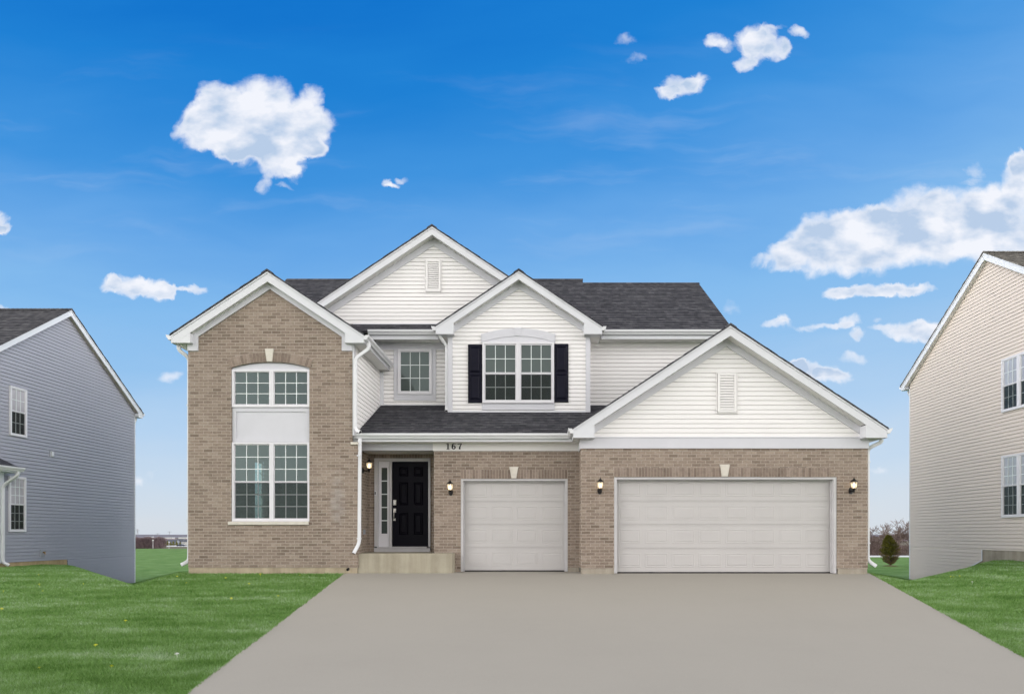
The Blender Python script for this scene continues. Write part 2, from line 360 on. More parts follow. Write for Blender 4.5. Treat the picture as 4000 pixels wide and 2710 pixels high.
class MB:
    def __init__(s): s.v = []; s.f = []; s.uv = []; s.sm = False
    def face(s, pts, uvs=None):
        b = len(s.v); s.v.extend(Vector(p) for p in pts); s.f.append(tuple(range(b, b + len(pts))))
        if uvs is None:
            a = Vector((0, 0, 0))
            P = [Vector(p) for p in pts]
            for i in range(len(P)):
                u, w = P[i], P[(i + 1) % len(P)]
                a += u.cross(w)
            ax, ay, az = abs(a.x), abs(a.y), abs(a.z)
            if ay >= ax and ay >= az: uvs = [(p.x, p.z) for p in P]
            elif ax >= az: uvs = [(p.y, p.z) for p in P]
            else: uvs = [(p.x, p.y) for p in P]
        s.uv.append(uvs)
    def hexa(s, c):   # 8 corners, bottom 4 then top 4
        idx = [(0, 1, 2, 3), (4, 7, 6, 5), (0, 4, 5, 1), (1, 5, 6, 2), (2, 6, 7, 3), (3, 7, 4, 0)]
        for q in idx: s.face([c[i] for i in q])
    def shared(s, verts, faces):   # connected island
        b = len(s.v); P = [Vector(p) for p in verts]; s.v.extend(P)
        for f in faces:
            s.f.append(tuple(b + i for i in f)); s.uv.append([(P[i].x, P[i].z) for i in f])
    def box(s, x0, x1, y0, y1, z0, z1):
        s.hexa([(x0, y0, z0), (x1, y0, z0), (x1, y1, z0), (x0, y1, z0), (x0, y0, z1), (x1, y0, z1), (x1, y1, z1), (x0, y1, z1)])
    def fbox(s, fr, a0, a1, b0, b1, n0, n1):
        s.prism(fr, [(a0, b0), (a1, b0), (a1, b1), (a0, b1)], n0, n1)
    def prism(s, fr, poly, n0, n1):
        A = [fr.p(a, b, n1) for a, b in poly]; B = [fr.p(a, b, n0) for a, b in poly]
        s.face(A); s.face(B[::-1])
        for i in range(len(poly)):
            j = (i + 1) % len(poly); s.face([A[i], B[i], B[j], A[j]])
    def bevbox(s, fr, a0, a1, b0, b1, n0, n1, w=.006):
        # box with a chamfered front edge
        o = [(a0, b0), (a1, b0), (a1, b1), (a0, b1)]; i_ = [(a0 + w, b0 + w), (a1 - w, b0 + w), (a1 - w, b1 - w), (a0 + w, b1 - w)]
        F0 = [fr.p(a, b, n0) for a, b in o]; F1 = [fr.p(a, b, n1 - w) for a, b in o]; F2 = [fr.p(a, b, n1) for a, b in i_]
        s.face(F2); s.face(F0[::-1])
        for k in range(4):
            j = (k + 1) % 4
            s.face([F1[k], F0[k], F0[j], F1[j]]); s.face([F2[k], F1[k], F1[j], F2[j]])
    def lap(s, fr, poly, exp, thick, n0=0.0, t0=0.0, groove=None):
        if groove is None: groove = .0062 if exp == .1016 else 0
        ts = [p[1] for p in poly]; lo, hi = min(ts), max(ts)
        k = math.floor((lo - t0) / exp)
        while t0 + k * exp < hi - 1e-6:
            a = t0 + k * exp; b = a + exp
            q = clip(clip(poly, 0, 1, -a), 0, -1, b - groove)
            if groove and b < hi:
                xa = [p for p in clip(clip(poly, 0, 1, -(b - groove)), 0, -1, b)]
                if len(xa) >= 3:
                    u0, u1 = min(p[0] for p in xa), max(p[0] for p in xa); c_ = b - groove; e_ = n0 + thick * groove / exp
                    s.face([fr.p(x, t, n0 - .022) for x, t in xa])
                    s.face([fr.p(u0, c_, e_), fr.p(u1, c_, e_), fr.p(u1, c_, n0 - .022), fr.p(u0, c_, n0 - .022)])
            k += 1
            if len(q) < 3: continue
            off = lambda t: n0 + thick * (1 - (t - a) / exp)
            s.face([fr.p(x, t, off(t)) for x, t in q], [(x, t) for x, t in q])
            lo_t = min(t for _, t in q)
            xs = [x for x, t in q if abs(t - lo_t) < 1e-6]
            if len(xs) >= 2:
                x0, x1 = min(xs), max(xs)
                s.face([fr.p(x0, lo_t, off(lo_t)), fr.p(x1, lo_t, off(lo_t)), fr.p(x1, lo_t, n0 - (.023 if groove else .001)), fr.p(x0, lo_t, n0 - (.023 if groove else .001))],
                       [(x0, lo_t), (x1, lo_t), (x1, lo_t), (x0, lo_t)])
    def frame(s, fr, a0, a1, b0, b1, w, n0, n1, wb=None, wt=None):
        wb = w if wb is None else wb; wt = w if wt is None else wt
        s.fbox(fr, a0, a0 + w, b0, b1, n0, n1); s.fbox(fr, a1 - w, a1, b0, b1, n0, n1)
        s.fbox(fr, a0 + w, a1 - w, b0, b0 + wb, n0, n1 - .001); s.fbox(fr, a0 + w, a1 - w, b1 - wt, b1, n0, n1 - .001)
    def ring(s, fr, r0, r1, n0, n1):
        (a0, a1, b0, b1), (c0, c1, d0, d1) = r0, r1
        A = [(a0, b0), (a1, b0), (a1, b1), (a0, b1)]; B = [(c0, d0), (c1, d0), (c1, d1), (c0, d1)]
        for k in range(4):
            j = (k + 1) % 4
            s.face([fr.p(*A[k], n0), fr.p(*A[j], n0), fr.p(*B[j], n1), fr.p(*B[k], n1)])
    def raised(s, fr, a0, a1, b0, b1, n, h=.008, w=.012, gap=.02, w2=.02):
        def ins(r, d): return (r[0] + d, r[1] - d, r[2] + d, r[3] - d)
        r = (a0, a1, b0, b1)
        s.ring(fr, r, ins(r, w), n, n + h); s.ring(fr, ins(r, w), ins(r, 2 * w), n + h, n + .0005)
        q = ins(r, 2 * w + gap); s.ring(fr, q, ins(q, w2), n + .0005, n + h)
        q = ins(q, w2); s.face([fr.p(q[0], q[2], n + h), fr.p(q[1], q[2], n + h), fr.p(q[1], q[3], n + h), fr.p(q[0], q[3], n + h)])
    def sweep(s, prof, A, B, out, up=(0, 0, 1), caps=True):
        A, B, out, up = Vector(A), Vector(B), Vector(out), Vector(up)
        P = [A + out * o + up * u for o, u in prof]; Q = [B + out * o + up * u for o, u in prof]
        n = len(prof)
        for i in range(n):
            j = (i + 1) % n; s.face([P[i], P[j], Q[j], Q[i]])
        if caps: s.face(P); s.face(Q[::-1])
    def tube(s, path, rx, ry, n=8, ref=(0, 1, 0), power=4.0, caps=True, hollow=False):
        path = [Vector(p) for p in path]; rings = []
        ref = Vector(ref)
        for i, p in enumerate(path):
            d = (path[min(i + 1, len(path) - 1)] - path[max(i - 1, 0)]).normalized()
            a = d.cross(ref)
            if a.length < 1e-4: a = d.cross(Vector((1, 0, 0)))
            a.normalize(); b = a.cross(d).normalized()
            k = []
            for j in range(n):
                th = 2 * math.pi * (j + .5) / n; c, q = math.cos(th), math.sin(th)
                f = (abs(c) ** power + abs(q) ** power) ** (-1 / power)
                rr = rx[i] if isinstance(rx, list) else rx; r2 = ry[i] if isinstance(ry, list) else ry
                k.append(p + a * (c * f * rr) + b * (q * f * r2))
            rings.append(k)
        vs = [v for r in rings for v in r]; fs = []
        for i in range(len(path) - 1):
            for j in range(n):
                q = (j + 1) % n; fs.append((i * n + j, i * n + q, (i + 1) * n + q, (i + 1) * n + j))
        if caps: fs.append(tuple(range(n))); fs.append(tuple((len(path) - 1) * n + j for j in range(n))[::-1])
        s.shared(vs, fs)
    def lathe(s, c, prof, n=16):
        vs = []; fs = []
        for r, z in prof:
            for j in range(n):
                a = 2 * math.pi * j / n; vs.append((c[0] + r * math.cos(a), c[1] + r * math.sin(a), c[2] + z))
        for i in range(len(prof) - 1):
            for j in range(n):
                q = (j + 1) % n; fs.append((i * n + j, i * n + q, (i + 1) * n + q, (i + 1) * n + j))
        s.shared(vs, fs)
    def build(s, name, mat, parent=None, smooth=False, origin=None):
        if parent is not None: o0 = ORIG[parent.name]
        else: o0 = Vector(origin) if origin is not None else Vector((0, 0, 0))
        if parent is not None and origin is not None: pass
        me = bpy.data.meshes.new(name)
        me.from_pydata([v - o0 for v in s.v], [], s.f)
        uvl = me.uv_layers.new(name='UVMap')
        flat = [c for f in s.uv for u in f for c in u]
        uvl.data.foreach_set('uv', flat)
        me.materials.append(mat)
        if smooth:
            me.polygons.foreach_set('use_smooth', [True] * len(me.polygons))
        me.update()
        ob = bpy.data.objects.new(name, me); COL.objects.link(ob)
        if parent is not None: ob.parent = parent
        else: ob.location = o0
        ORIG[ob.name] = o0
        return ob

def tag(o, label=None, cat=None, group=None, kind=None):
    if label: o['label'] = label
    if cat: o['category'] = cat
    if group: o['group'] = group
    if kind: o['kind'] = kind
    return o
def empty(name, loc):
    o = bpy.data.objects.new(name, None); COL.objects.link(o); o.location = loc; o.empty_display_size = .3
    ORIG[o.name] = Vector(loc); return o
def note(o, label): o['label'] = label; return o

# K-style gutter section (out, up), hanging from the roof edge
GUT = [(0, 0), (0, -.115), (.06, -.115), (.068, -.10), (.074, -.082), (.098, -.055), (.106, -.035), (.106, -.002), (.094, -.002), (.094, -.012), (.012, -.012), (.012, 0)]

# ------------------------------------------------------------------ gable kit: roof, rake boards, soffits, frieze, gutters
def gable(H, fr, sc, half, tt, slope, over, fv, zb, ret, back, wall_half, frieze=.16, drop=None, roofmat='shingle',
          trim='trim', soffit='soffit', gutters=True, gl=(True, True), friezemat='frieze', ridge=True, gback=None, cback=None):
    A = tt + slope * half
    line = lambda s_: tt + slope * (half - abs(s_ - sc))
    up = Vector((0, 0, 1))
    roof = MB()
    ln = math.hypot(1, slope)
    for sg in (-1, 1):
        rk = MB(); sf = MB(); fz = MB()
        # shingled slope: local axes along the eave (into the house) and up the rake
        Sd = -fr.N; Td = (fr.S * (-sg) + fr.T * slope).normalized(); Nd = Sd.cross(Td)
        if Nd.z < 0: Nd = -Nd
        tip = fr.p(sc + sg * half, tt, over)
        rf = Fr(tip, Sd, Td, Nd)
        Lr = half * ln
        W = back + over
        roof.lap(rf, [(-.025, -.03), (W, -.03), (W, Lr), (-.025, Lr)], .143, .014, .012)
        roof.prism(rf, [(-.022, -.026), (W, -.026), (W, Lr), (-.022, Lr)], -.006, .011)
        # ragged little shingle ends along the rake
        k = 0
        while k * .143 < Lr - .1:
            t_ = k * .143
            w_ = random.uniform(.0, .014)
            roof.fbox(rf, -.026 - w_, -.02, t_, t_ + .142, .004, .014 + random.uniform(.004, .014)); k += 1
        # rake board
        s1 = (half - (fv - (tt - zb)) / slope) if slope > 0 else half
        tb = [(sc, A), (sc + sg * half, tt), (sc + sg * half, zb)]
        if fv > (tt - zb): tb += [(sc + sg * (half - (fv - (tt - zb)) / slope), zb)]
        tb += [(sc, A - fv)]
        rk.prism(fr, tb, over - .025, over)
        # shingle mould at the top of the rake
        m_ = .045
        rk.prism(fr, [(sc, A - .002), (sc + sg * half, tt - .002), (sc + sg * half, tt - m_), (sc, A - m_)], over + .0005, over + .014)
        if ret:
            sr = sc + sg * (half - ret)
            s1 = sc + sg * (half - (fv - (tt - zb)) / slope)
            rk.prism(fr, [(s1, zb), (sr, zb), (sr, line(sr) - fv)], 0.0, over - .003)
            rk.prism(fr, [(sc + sg * half, zb), (sr, zb), (sr, zb + .012), (sc + sg * half, zb + .012)], -.02, over - .0255); rk.prism(fr, [(sc + sg * (half + .003), zb - .005), (sr, zb - .005), (sr, zb - .001), (sc + sg * (half + .003), zb - .001)], .001, over + .002)
        # rake soffit, ribbed across
        send = sc + sg * (half - (ret if ret else .02))
        l0 = (abs(send - sc)) * ln
        so = fr.p(send, line(send) - fv + .02, 0)
        sf.lap(Fr(so, fr.N, Td, -Nd), [(0, 0), (over - .026, 0), (over - .026, l0), (0, l0)], .14, .014, -.006)
        # eave soffit and fascia running back
        sf.build('soffit', M[soffit], H); sf = MB()
        e0 = sc + sg * half; w0 = sc + sg * wall_half
        so = fr.p(w0, zb + .015, -back)
        gb = gback if gback is not None else back
        wd = abs(e0 - w0)
        if gb > .01:
            sf.lap(Fr(fr.p(w0, zb + .015, -gb), fr.S * sg, fr.N, (0, 0, -1)), [(0, 0), (wd, 0), (wd, gb + .0), (0, gb + .0)], .10, .005, 0)
            sf.build('soffit', M[soffit], H)
        a0, a1 = (e0 - .02, e0) if sg > 0 else (e0, e0 + .02)
        rk.fbox(fr, a0, a1, zb, tt - .005, -gb, over - .026)
        if gutters and gl[0 if sg < 0 else 1]:
            g = MB(); g.sweep(GUT, fr.p(e0, tt + .012, over + .01), fr.p(e0, tt + .012, -gb), fr.S * sg)
            g.build('gutter', M['gutter'], H)
        # frieze board under the rake on the wall
        if frieze:
            fl = fv + frieze
            ew = wall_half if drop is None else wall_half
            se = sc + sg * ew
            tl = lambda s_: line(s_) - fv + .03
            bl = lambda s_: line(s_) - fl
            if drop is None:
                cut = zb
                pts = [(sc, tl(sc)), (se, tl(se)), (se, max(bl(se), cut)), (sc, bl(sc))]
                sx = sc + sg * ((A - fl - cut) / slope)
                if abs(sx - sc) < ew: pts = [(sc, tl(sc)), (se, max(tl(se), cut + .01)), (se, cut), (sx, cut), (sc, bl(sc))]
                fz.prism(fr, pts, .002, .03)
            else:
                dw, db = drop   # width of the block and its bottom
                si = se - sg * dw
                fz.prism(fr, [(sc, tl(sc)), (si, tl(si)), (si, bl(si)), (sc, bl(sc))], .002, .03)
                fz.prism(fr, [(si, max(tl(si), zb)), (se, max(tl(se), zb)), (se, db), (si, db)], .002, .031)
        rk.build('rake_board', M[trim], H)
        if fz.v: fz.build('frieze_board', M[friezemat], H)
    if ridge:
        rb = A + .02
        n = int((back + over) / .14)
        for i in range(n):
            y0 = over + .03 - i * .14; y1 = y0 - .30
            for sg in (-1, 1):
                d = .13
                h0 = .030; h1 = .012
                roof.face([fr.p(sc, rb + h0, y0), fr.p(sc + sg * d, rb + h0 - d * slope, y0), fr.p(sc + sg * d, rb + h1 - d * slope, y1), fr.p(sc, rb + h1, y1)],
                          [(0, i * .14), (.13, i * .14), (.13, i * .14 + .3), (0, i * .14 + .3)])
                roof.face([fr.p(sc, rb + h0, y0), fr.p(sc + sg * d, rb + h0 - d * slope, y0), fr.p(sc + sg * d, rb - .01 - d * slope, y0), fr.p(sc, rb - .01, y0)])
    roof.build('roof', M[roofmat], H)

# ------------------------------------------------------------------ windows
def window(H, fr, a0, a1, b0, b1, cols, rows, meet=None, n0=.0, fw=.045, sash=.03, depth=.05, glass='glass', low=None, screen=True, name='window', lowrows=None):
    """frame as the part; sashes, panes, grille, screen are its sub-parts"""
    w = MB(); w.frame(fr, a0, a1, b0, b1, fw, n0, n0 + depth, wb=fw * 1.2)
    W = w.build(name, M['vinyl'], H)
    sh = MB(); gr = MB(); holes = []
    A0, A1, B0, B1 = a0 + fw, a1 - fw, b0 + fw * 1.2, b1 - fw
    if meet is None: secs = [(B0, B1, rows, False)]
    else: secs = [(meet, B1, rows, False), (B0, meet, lowrows or rows, True)]
    for (c0, c1, r, lower) in secs:
        nn = n0 + (.012 if lower else .022)
        sh.frame(fr, A0 + .001, A1 - .001, c0 + .001, c1 - .001, sash, nn - .02, nn + .012)
        g = (A0 + sash, A1 - sash, c0 + sash, c1 - sash)
        pm = glass if not lower else (low or glass)
        p = MB(); p.fbox(fr, g[0], g[1], g[2], g[3], nn - .012, nn - .008) if pm != 'glass_clear' else p.face([fr.p(g[0], g[2], nn - .008), fr.p(g[1], g[2], nn - .008), fr.p(g[1], g[3], nn - .008), fr.p(g[0], g[3], nn - .008)])
        p.build('pane', M[pm], W)
        b = .0085
        for i in range(1, cols):
            s_ = g[0] + (g[1] - g[0]) * i / cols; gr.fbox(fr, s_ - b, s_ + b, g[2], g[3], nn - .006, nn + .002)
        for i in range(1, r):
            t_ = g[2] + (g[3] - g[2]) * i / r; gr.fbox(fr, g[0], g[1], t_ - b, t_ + b, nn - .006, nn + .001)
        if lower and screen:
            q = MB(); q.face([fr.p(g[0] - .004, g[2] - .004, nn + .014), fr.p(g[1] + .004, g[2] - .004, nn + .014), fr.p(g[1] + .004, g[3] + .004, nn + .014), fr.p(g[0] - .004, g[3] + .004, nn + .014)])
            q.build('insect_screen', M['screen'], W)
    sh.build('sash', M['vinyl'], W); gr.build('grille', M['grille'], W)
    return W

def downspout(H, path, r=.038, d=.028, ref=(0, 1, 0), straps=()):
    # smooth the elbows
    P = [Vector(p) for p in path]; out = [P[0]]
    for i in range(1, len(P) - 1):
        a, b, c = P[i - 1], P[i], P[i + 1]
        k = min(.09, (b - a).length * .45, (c - b).length * .45)
        u = b + (a - b).normalized() * k; v = b + (c - b).normalized() * k
        for t in (0, .25, .5, .75, 1): out.append(u * (1 - t) ** 2 + b * 2 * t * (1 - t) + v * t * t)
    out.append(P[-1])
    m = MB(); m.tube(out, r, d, 12, ref, 5.0, caps=True)
    # dark mouth
    e = out[-1]; dr = (out[-1] - out[-2]).normalized()
    for z, c in straps:
        m.box(c[0] - r - .006, c[0] + r + .006, c[1] - d - .006, c[1] + d + .006, z - .015, z + .015)
    o = m.build('downspout', M['gutter'], H)
    q = MB(); q.tube([e - dr * .002, e + dr * .002], r * .82, d * .8, 12, ref, 5.0); q.build('outlet_mouth', M['black'], o)
    return o

def louver_vent(H, fr, a0, a1, b0, b1, n):
    m = MB(); m.frame(fr, a0, a1, b0, b1, .02, .012, .03)
    m.frame(fr, a0 + .03, a1 - .03, b0 + .03, b1 - .03, .05, .014, .05)
    V = m.build('gable_vent', M['siding'], H)
    s_ = MB(); A0, A1, B0, B1 = a0 + .08, a1 - .08, b0 + .085, b1 - .085
    h = (B1 - B0) / n
    for i in range(n):
        t = B0 + i * h
        s_.prism(Fr(fr.p(0, 0, 0), fr.N, fr.T, fr.S), [(.046, t), (.05, t + .006), (.02, t + h * 1.02), (.014, t + h * 1.02)], A0, A1)
    s_.build('louvre', M['siding'], V)
    bk = MB(); bk.fbox(fr, A0 - .01, A1 + .01, B0 - .01, B1 + .01, .013, .0145); bk.build('backing', M['frieze'], V)
    return V

def soldier_row(H, fr, a0, a1, b0, b1, n1, skip=None):
    if skip:
        soldier_row(H, fr, a0, skip[0], b0, b1, n1); return soldier_row(H, fr, skip[1], a1, b0, b1, n1)
    m = MB(); w = .0585; p = .0677
    s_ = a0
    while s_ < a1 - .02:
        e = min(s_ + w, a1)
        if not (skip and s_ < skip[1] and e > skip[0]):
            d = n1 + random.uniform(-.002, .002)
            vs = [fr.p(s_, b0, 0), fr.p(e, b0, 0), fr.p(e, b1, 0), fr.p(s_, b1, 0), fr.p(s_, b0, d), fr.p(e, b0, d), fr.p(e, b1, d), fr.p(s_, b1, d)]
            m.shared(vs, [(4, 5, 6, 7), (0, 4, 7, 3), (1, 2, 6, 5), (0, 1, 5, 4), (3, 7, 6, 2)])
        s_ += p
    o = m.build('soldier_course', M['soldier'], H)
    b = MB(); b.fbox(fr, a0 - .004, a1 + .004, b0 - .004, b1 + .004, -.01, n1 - .006); b.build('mortar_bed', M['mortar'], o)
    return o
def keystone(H, fr, t0, t1, b0, b1, zb, zt, n=.03, mat='stone'):
    m = MB(); m.prism(fr, [(b0, zb), (b1, zb), (t1, zt), (t0, zt)], 0, n)
    i = .012
    m.prism(fr, [(b0 + i, zb + i), (b1 - i, zb + i), (t1 - i, zt - i), (t0 + i, zt - i)], n + .0005, n + .006)
    return m.build('keystone', M[mat], H)

# ================================================================== MAIN HOUSE
GZ = -.886
H = empty('house', (0, 15.0, GZ))
tag(H, 'large white and brown brick house in the middle with two garage doors, number 167', 'house')

# ---- left brick bay --------------------------------------------------
DB = 14.0; B = FF(DB)
bx0, bx1 = PX(735, DB), PX(1377, DB)
bc = (bx0 + bx1) / 2
def bz(py): return PZ(py, DB)
def bxx(px): return PX(px, DB)
wl, wr = bxx(903), bxx(1208.6)
wbot, wspr, wcrown = bz(2036), bz(1434), bz(1414)
ft = bz(2216)                         # top of the foundation
halfb, ttb, slb = 2.13, 4.389, .661
apexw = ttb + slb * halfb - .19       # brick reaches behind the frieze
wt = lambda s_: apexw - slb * abs(s_ - bc)
bw = MB()
def wq(mb, fr, poly, n=0.0): mb.face([fr.p(a, b, n) for a, b in poly])
wq(bw, B, [(bx0, ft), (wl, ft), (wl, wt(wl)), (bx0, wt(bx0))])
wq(bw, B, [(wr, ft), (bx1, ft), (bx1, wt(bx1)), (wr, wt(wr))])
wq(bw, B, [(wl, ft), (wr, ft), (wr, wbot), (wl, wbot)])
NA = 18
arc = lambda s_: wspr + (wcrown - wspr) * (1 - ((s_ - (wl + wr) / 2) / ((wr - wl) / 2)) ** 2)
for i in range(NA):
    a, b = wl + (wr - wl) * i / NA, wl + (wr - wl) * (i + 1) / NA
    if a < bc < b: wq(bw, B, [(a, arc(a)), (b, arc(b)), (b, wt(b)), (bc, apexw), (a, wt(a))])
    else: wq(bw, B, [(a, arc(a)), (b, arc(b)), (b, wt(b)), (a, wt(a))])
    bw.face([B.p(a, arc(a), 0), B.p(b, arc(b), 0), B.p(b, arc(b), -.10), B.p(a, arc(a), -.10)])
bw.face([B.p(wl, wbot, 0), B.p(wl, wspr, 0), B.p(wl, wspr, -.10), B.p(wl, wbot, -.10)])
bw.face([B.p(wr, wbot, 0), B.p(wr, wspr, 0), B.p(wr, wspr, -.10), B.p(wr, wbot, -.10)])
# brick returns: left side and the lower right side next to the porch
bw.face([(bx0, DB, ft), (bx0, DB + .10, ft), (bx0, DB + .10, bz(1372)), (bx0, DB, bz(1372))])
bw.build('brick_wall', M['brick_stained'], H)
# wing of brick that stands proud below the porch roof, its cap stone
pier = MB(); px1 = PX(1397, DB); zc = bz(1737)
pier.box(bx1 + .001, px1, DB - .003, DB + .30, ft, zc)
pier.box(-4.28, -4.22, DB + .30, 15.4, ft, 2.3)
# toothed brick ends on the porch side
tq = pier; r = 0; z = ft
while z < zc - .07:
    if r % 2 == 0:
        tq.box(px1 - .004, px1 + .012 + random.uniform(0, .006), DB + .01, DB + .10, z + .006, z + .062)
    z += .0677; r += 1
pier.build('brick_wall', M['brick_stained'], H)
cp = MB(); cp.bevbox(FF(DB - .04), PX(1371, DB), PX(1398.5, DB), zc, bz(1726.5), -.36, .0, .008); cp.build('cap_stone', M['stone'], H)
fd = MB(); fd.box(bx0 + .005, px1 - .02, DB + .01, DB + .2, GZ - .6, ft - .002)
fd.box(bx0 + .005, bx0 + .2, DB + .2, 24, GZ - 1.6, ft - .002); fo = fd.build('foundation', M['found'], H)

# arch of voussoirs with keystone
def arch_bricks(H, fr, xl, xr, zs, zc_, th, n1, klo, khi, mat='soldier'):
    w2 = (xr - xl) / 2; h = zc_ - zs; R = (w2 * w2 + h * h) / (2 * h); cx = (xl + xr) / 2; cz = zc_ - R
    a = math.asin(w2 / R); nb = int(2 * a * (R + th / 2) / .0677)
    m = MB(); g = .004 / R
    bed = MB()
    for i in range(nb):
        p0 = -a + 2 * a * i / nb + g; p1 = -a + 2 * a * (i + 1) / nb - g
        pt = lambda r_, p_: (cx + r_ * math.sin(p_), cz + r_ * math.cos(p_))
        q = [pt(R + .004, p0), pt(R + .004, p1), pt(R + th, p1), pt(R + th, p0)]
        if klo < cx + R * math.sin((p0 + p1) / 2) < khi: continue
        d = n1 + random.uniform(-.002, .002)
        vs = [fr.p(x, z_, 0) for x, z_ in q] + [fr.p(x, z_, d) for x, z_ in q]
        m.shared(vs, [(4, 5, 6, 7), (0, 4, 7, 3), (1, 2, 6, 5), (0, 1, 5, 4), (3, 7, 6, 2)])
    K = 24
    for i in range(K):
        p0 = -a + 2 * a * i / K; p1 = -a + 2 * a * (i + 1) / K
        q = [pt(R - .002, p0), pt(R - .002, p1), pt(R + th + .008, p1), pt(R + th + .008, p0)]
        bed.face([fr.p(x, z_, n1 - .006) for x, z_ in q])
    o = m.build('brick_arch', M[mat], H); bed.build('mortar_bed', M['mortar'], o)
arch_bricks(H, B, bxx(900), bxx(1212), wspr - .02, wcrown + .012, .20, .016, bxx(1045), bxx(1064))
keystone(H, B, bxx(1037), bxx(1071), bxx(1044), bxx(1065.5), wcrown + .004, bz(1363), .035)
sl = MB(); sl.bevbox(B, bxx(893), bxx(1206.5), bz(2049), bz(2036), -.1, .04, .006); sl.build('window_sill', M['stone'], H)

# windows in the bay, set back in the opening
n_in = -.075
pn = MB()
# arched head panel
for i in range(NA):
    a, b = wl + .003 + (wr - wl - .006) * i / NA, wl + .003 + (wr - wl - .006) * (i + 1) / NA
    pn.prism(B, [(a, bz(1441)), (b, bz(1441)), (b, arc(b) - .004), (a, arc(a) - .004)], n_in, n_in + .03)
pn.build('arched_panel', M['frieze'], H)
mid = (bxx(1047) + bxx(1070)) / 2
for (a, b) in ((wl + .006, mid), (mid + .002, wr - .004)):
    window(H, B, a, b, bz(1589), bz(1441.5), 3, 3, None, n_in, .045, .015, .06, 'glass_clear')
    window(H, B, a, b, bz(2035), bz(1726), 3, 3, bz(1881), n_in, .042, .018, .06, 'glass_clear', 'glass_clear')
pp = MB(); pp.fbox(B, wl + .004, wr - .004, bz(1725), bz(1590), n_in, n_in + .012)
pp.frame(B, wl + .006, wr - .006, bz(1724.5), bz(1590.5), .085, n_in + .013, n_in + .033)
pp.build('spandrel_panel', M['frieze'], H)
# two-storey room behind the bay windows with a window in its left wall
rm = MB()
rx0, rx1, ry0, ry1, rz0, rz1 = bx0 + .15, bx1 - .12, DB + .16, 18.6, ft + .1, 3.85
rm.face([(rx1, ry0, rz0), (rx1, ry1, rz0), (rx1, ry1, rz1), (rx1, ry0, rz1)])
rm.face([(rx0, ry1, rz0), (rx1, ry1, rz0), (rx1, ry1, rz1), (rx0, ry1, rz1)])
rm.face([(rx0, ry0, rz1), (rx1, ry0, rz1), (rx1, ry1, rz1), (rx0, ry1, rz1)])
rm.face([(rx0, ry0, rz0), (rx1, ry0, rz0), (rx1, ry1, rz0), (rx0, ry1, rz0)])
sw = (16.95, 17.75, .15, 2.05)   # side window opening (y0,y1,z0,z1)
for (y0, y1, z0, z1) in ((ry0, sw[0], rz0, rz1), (sw[1], ry1, rz0, rz1), (sw[0], sw[1], rz0, sw[2]), (sw[0], sw[1], sw[3], rz1)):
    rm.face([(rx0, y0, z0), (rx0, y1, z0), (rx0, y1, z1), (rx0, y0, z1)])
# wall front lining beside the opening
for (x0, x1, z0, z1) in ((rx0, wl - .02, rz0, rz1), (wr + .02, rx1, rz0, rz1), (wl - .02, wr + .02, rz0, wbot), (wl - .02, wr + .02, wcrown, rz1)):
    rm.face([(x0, ry0, z0), (x1, ry0, z0), (x1, ry0, z1), (x0, ry0, z1)])
rm.build('room_interior', M['room'], H)
SF = Fr((bx0 + .02, 0, 0), (0, 1, 0), (0, 0, 1), (-1, 0, 0))
window(H, SF, sw[0], sw[1], sw[2], sw[3], 3, 3, 1.1, 0, .05, .02, .05, 'glass_clear', 'glass_clear', screen=False)
# left side wall of the house (siding) around that window
ls = MB()
for poly in ([(DB + .1, ft), (sw[0], ft), (sw[0], 5.3), (DB + .1, 4.5)], [(sw[1], ft), (24, ft), (24, 5.3), (sw[1], 5.3)],
             [(sw[0], ft), (sw[1], ft), (sw[1], sw[2]), (sw[0], sw[2])], [(sw[0], sw[3]), (sw[1], sw[3]), (sw[1], 5.3), (sw[0], 5.3)]):
    ls.lap(Fr((bx0 + .03, 0, 0), (0, 1, 0), (0, 0, 1), (-1, 0, 0)), poly, .1016, .012, 0)
ls.build('siding_wall', M['siding'], H)

# gable trim of the bay
gable(H, B, bc, halfb, ttb, slb, .15, .225, ttb - .165, .42, 3.4, bc - bx0 + .003, .12, (.235, bz(1371)), gback=2.2)
# right side wall of the bay (siding above the porch roof)
R_ = Fr((bx1 + .01, 0, 0), (0, 1, 0), (0, 0, 1), (1, 0, 0))
rs = MB(); rs.lap(R_, [(DB + .05, 2.15), (16.4, 3.2), (16.4, ttb - .15), (DB + .05, ttb - .15)], .1016, .012, 0)
rs.build('siding_wall', M['siding'], H)
cbm = MB()
cbm.box(bx1 + .012, bx1 + .10, 16.34, 16.389, 3.25, ttb - .17)
cbm.build('corner_board', M['trim'], H); cbm = MB()
cbm.box(bx1 + .002, bx1 + .035, DB - .002, DB + .11, 2.2, ttb - .17)
cbm.build('corner_board', M['trim'], H)

# ---- walls at the recess (D 16.4) and the big gable above --------------
DR = 16.4; Rr = FF(DR)
slm = .737; De, ze = 16.0, 5.17
gx = -2.785; gA = PZ(881.3, 16.1) - .0; gs = .664
gt_y = PZ(1270, DR)
zs = 3.0
wallp = MB()
hw = (gA - .225 - gt_y) / gs
wallp.lap(Rr, [(gx - hw - .1, gt_y - .2), (gx + hw + .1, gt_y - .2), (gx + hw + .1, gt_y), (gx, gA - .15), (gx - hw - .1, gt_y)], .1016, .016, 0)
wallp.build('siding_wall', M['siding'], H); wallp = MB()
wallp.lap(Rr, [(PX(1480, DR), zs), (PX(1760, DR), zs), (PX(1760, DR), 5.05), (PX(1480, DR), 5.05)], .1016, .016, 0)
wallp.build('siding_wall', M['siding'], H); wallp = MB()
wallp.lap(Rr, [(PX(2290, DR), zs), (4.72, zs), (4.72, 5.05), (PX(2290, DR), 5.05)], .1016, .016, 0)
wallp.build('siding_wall', M['siding'], H)
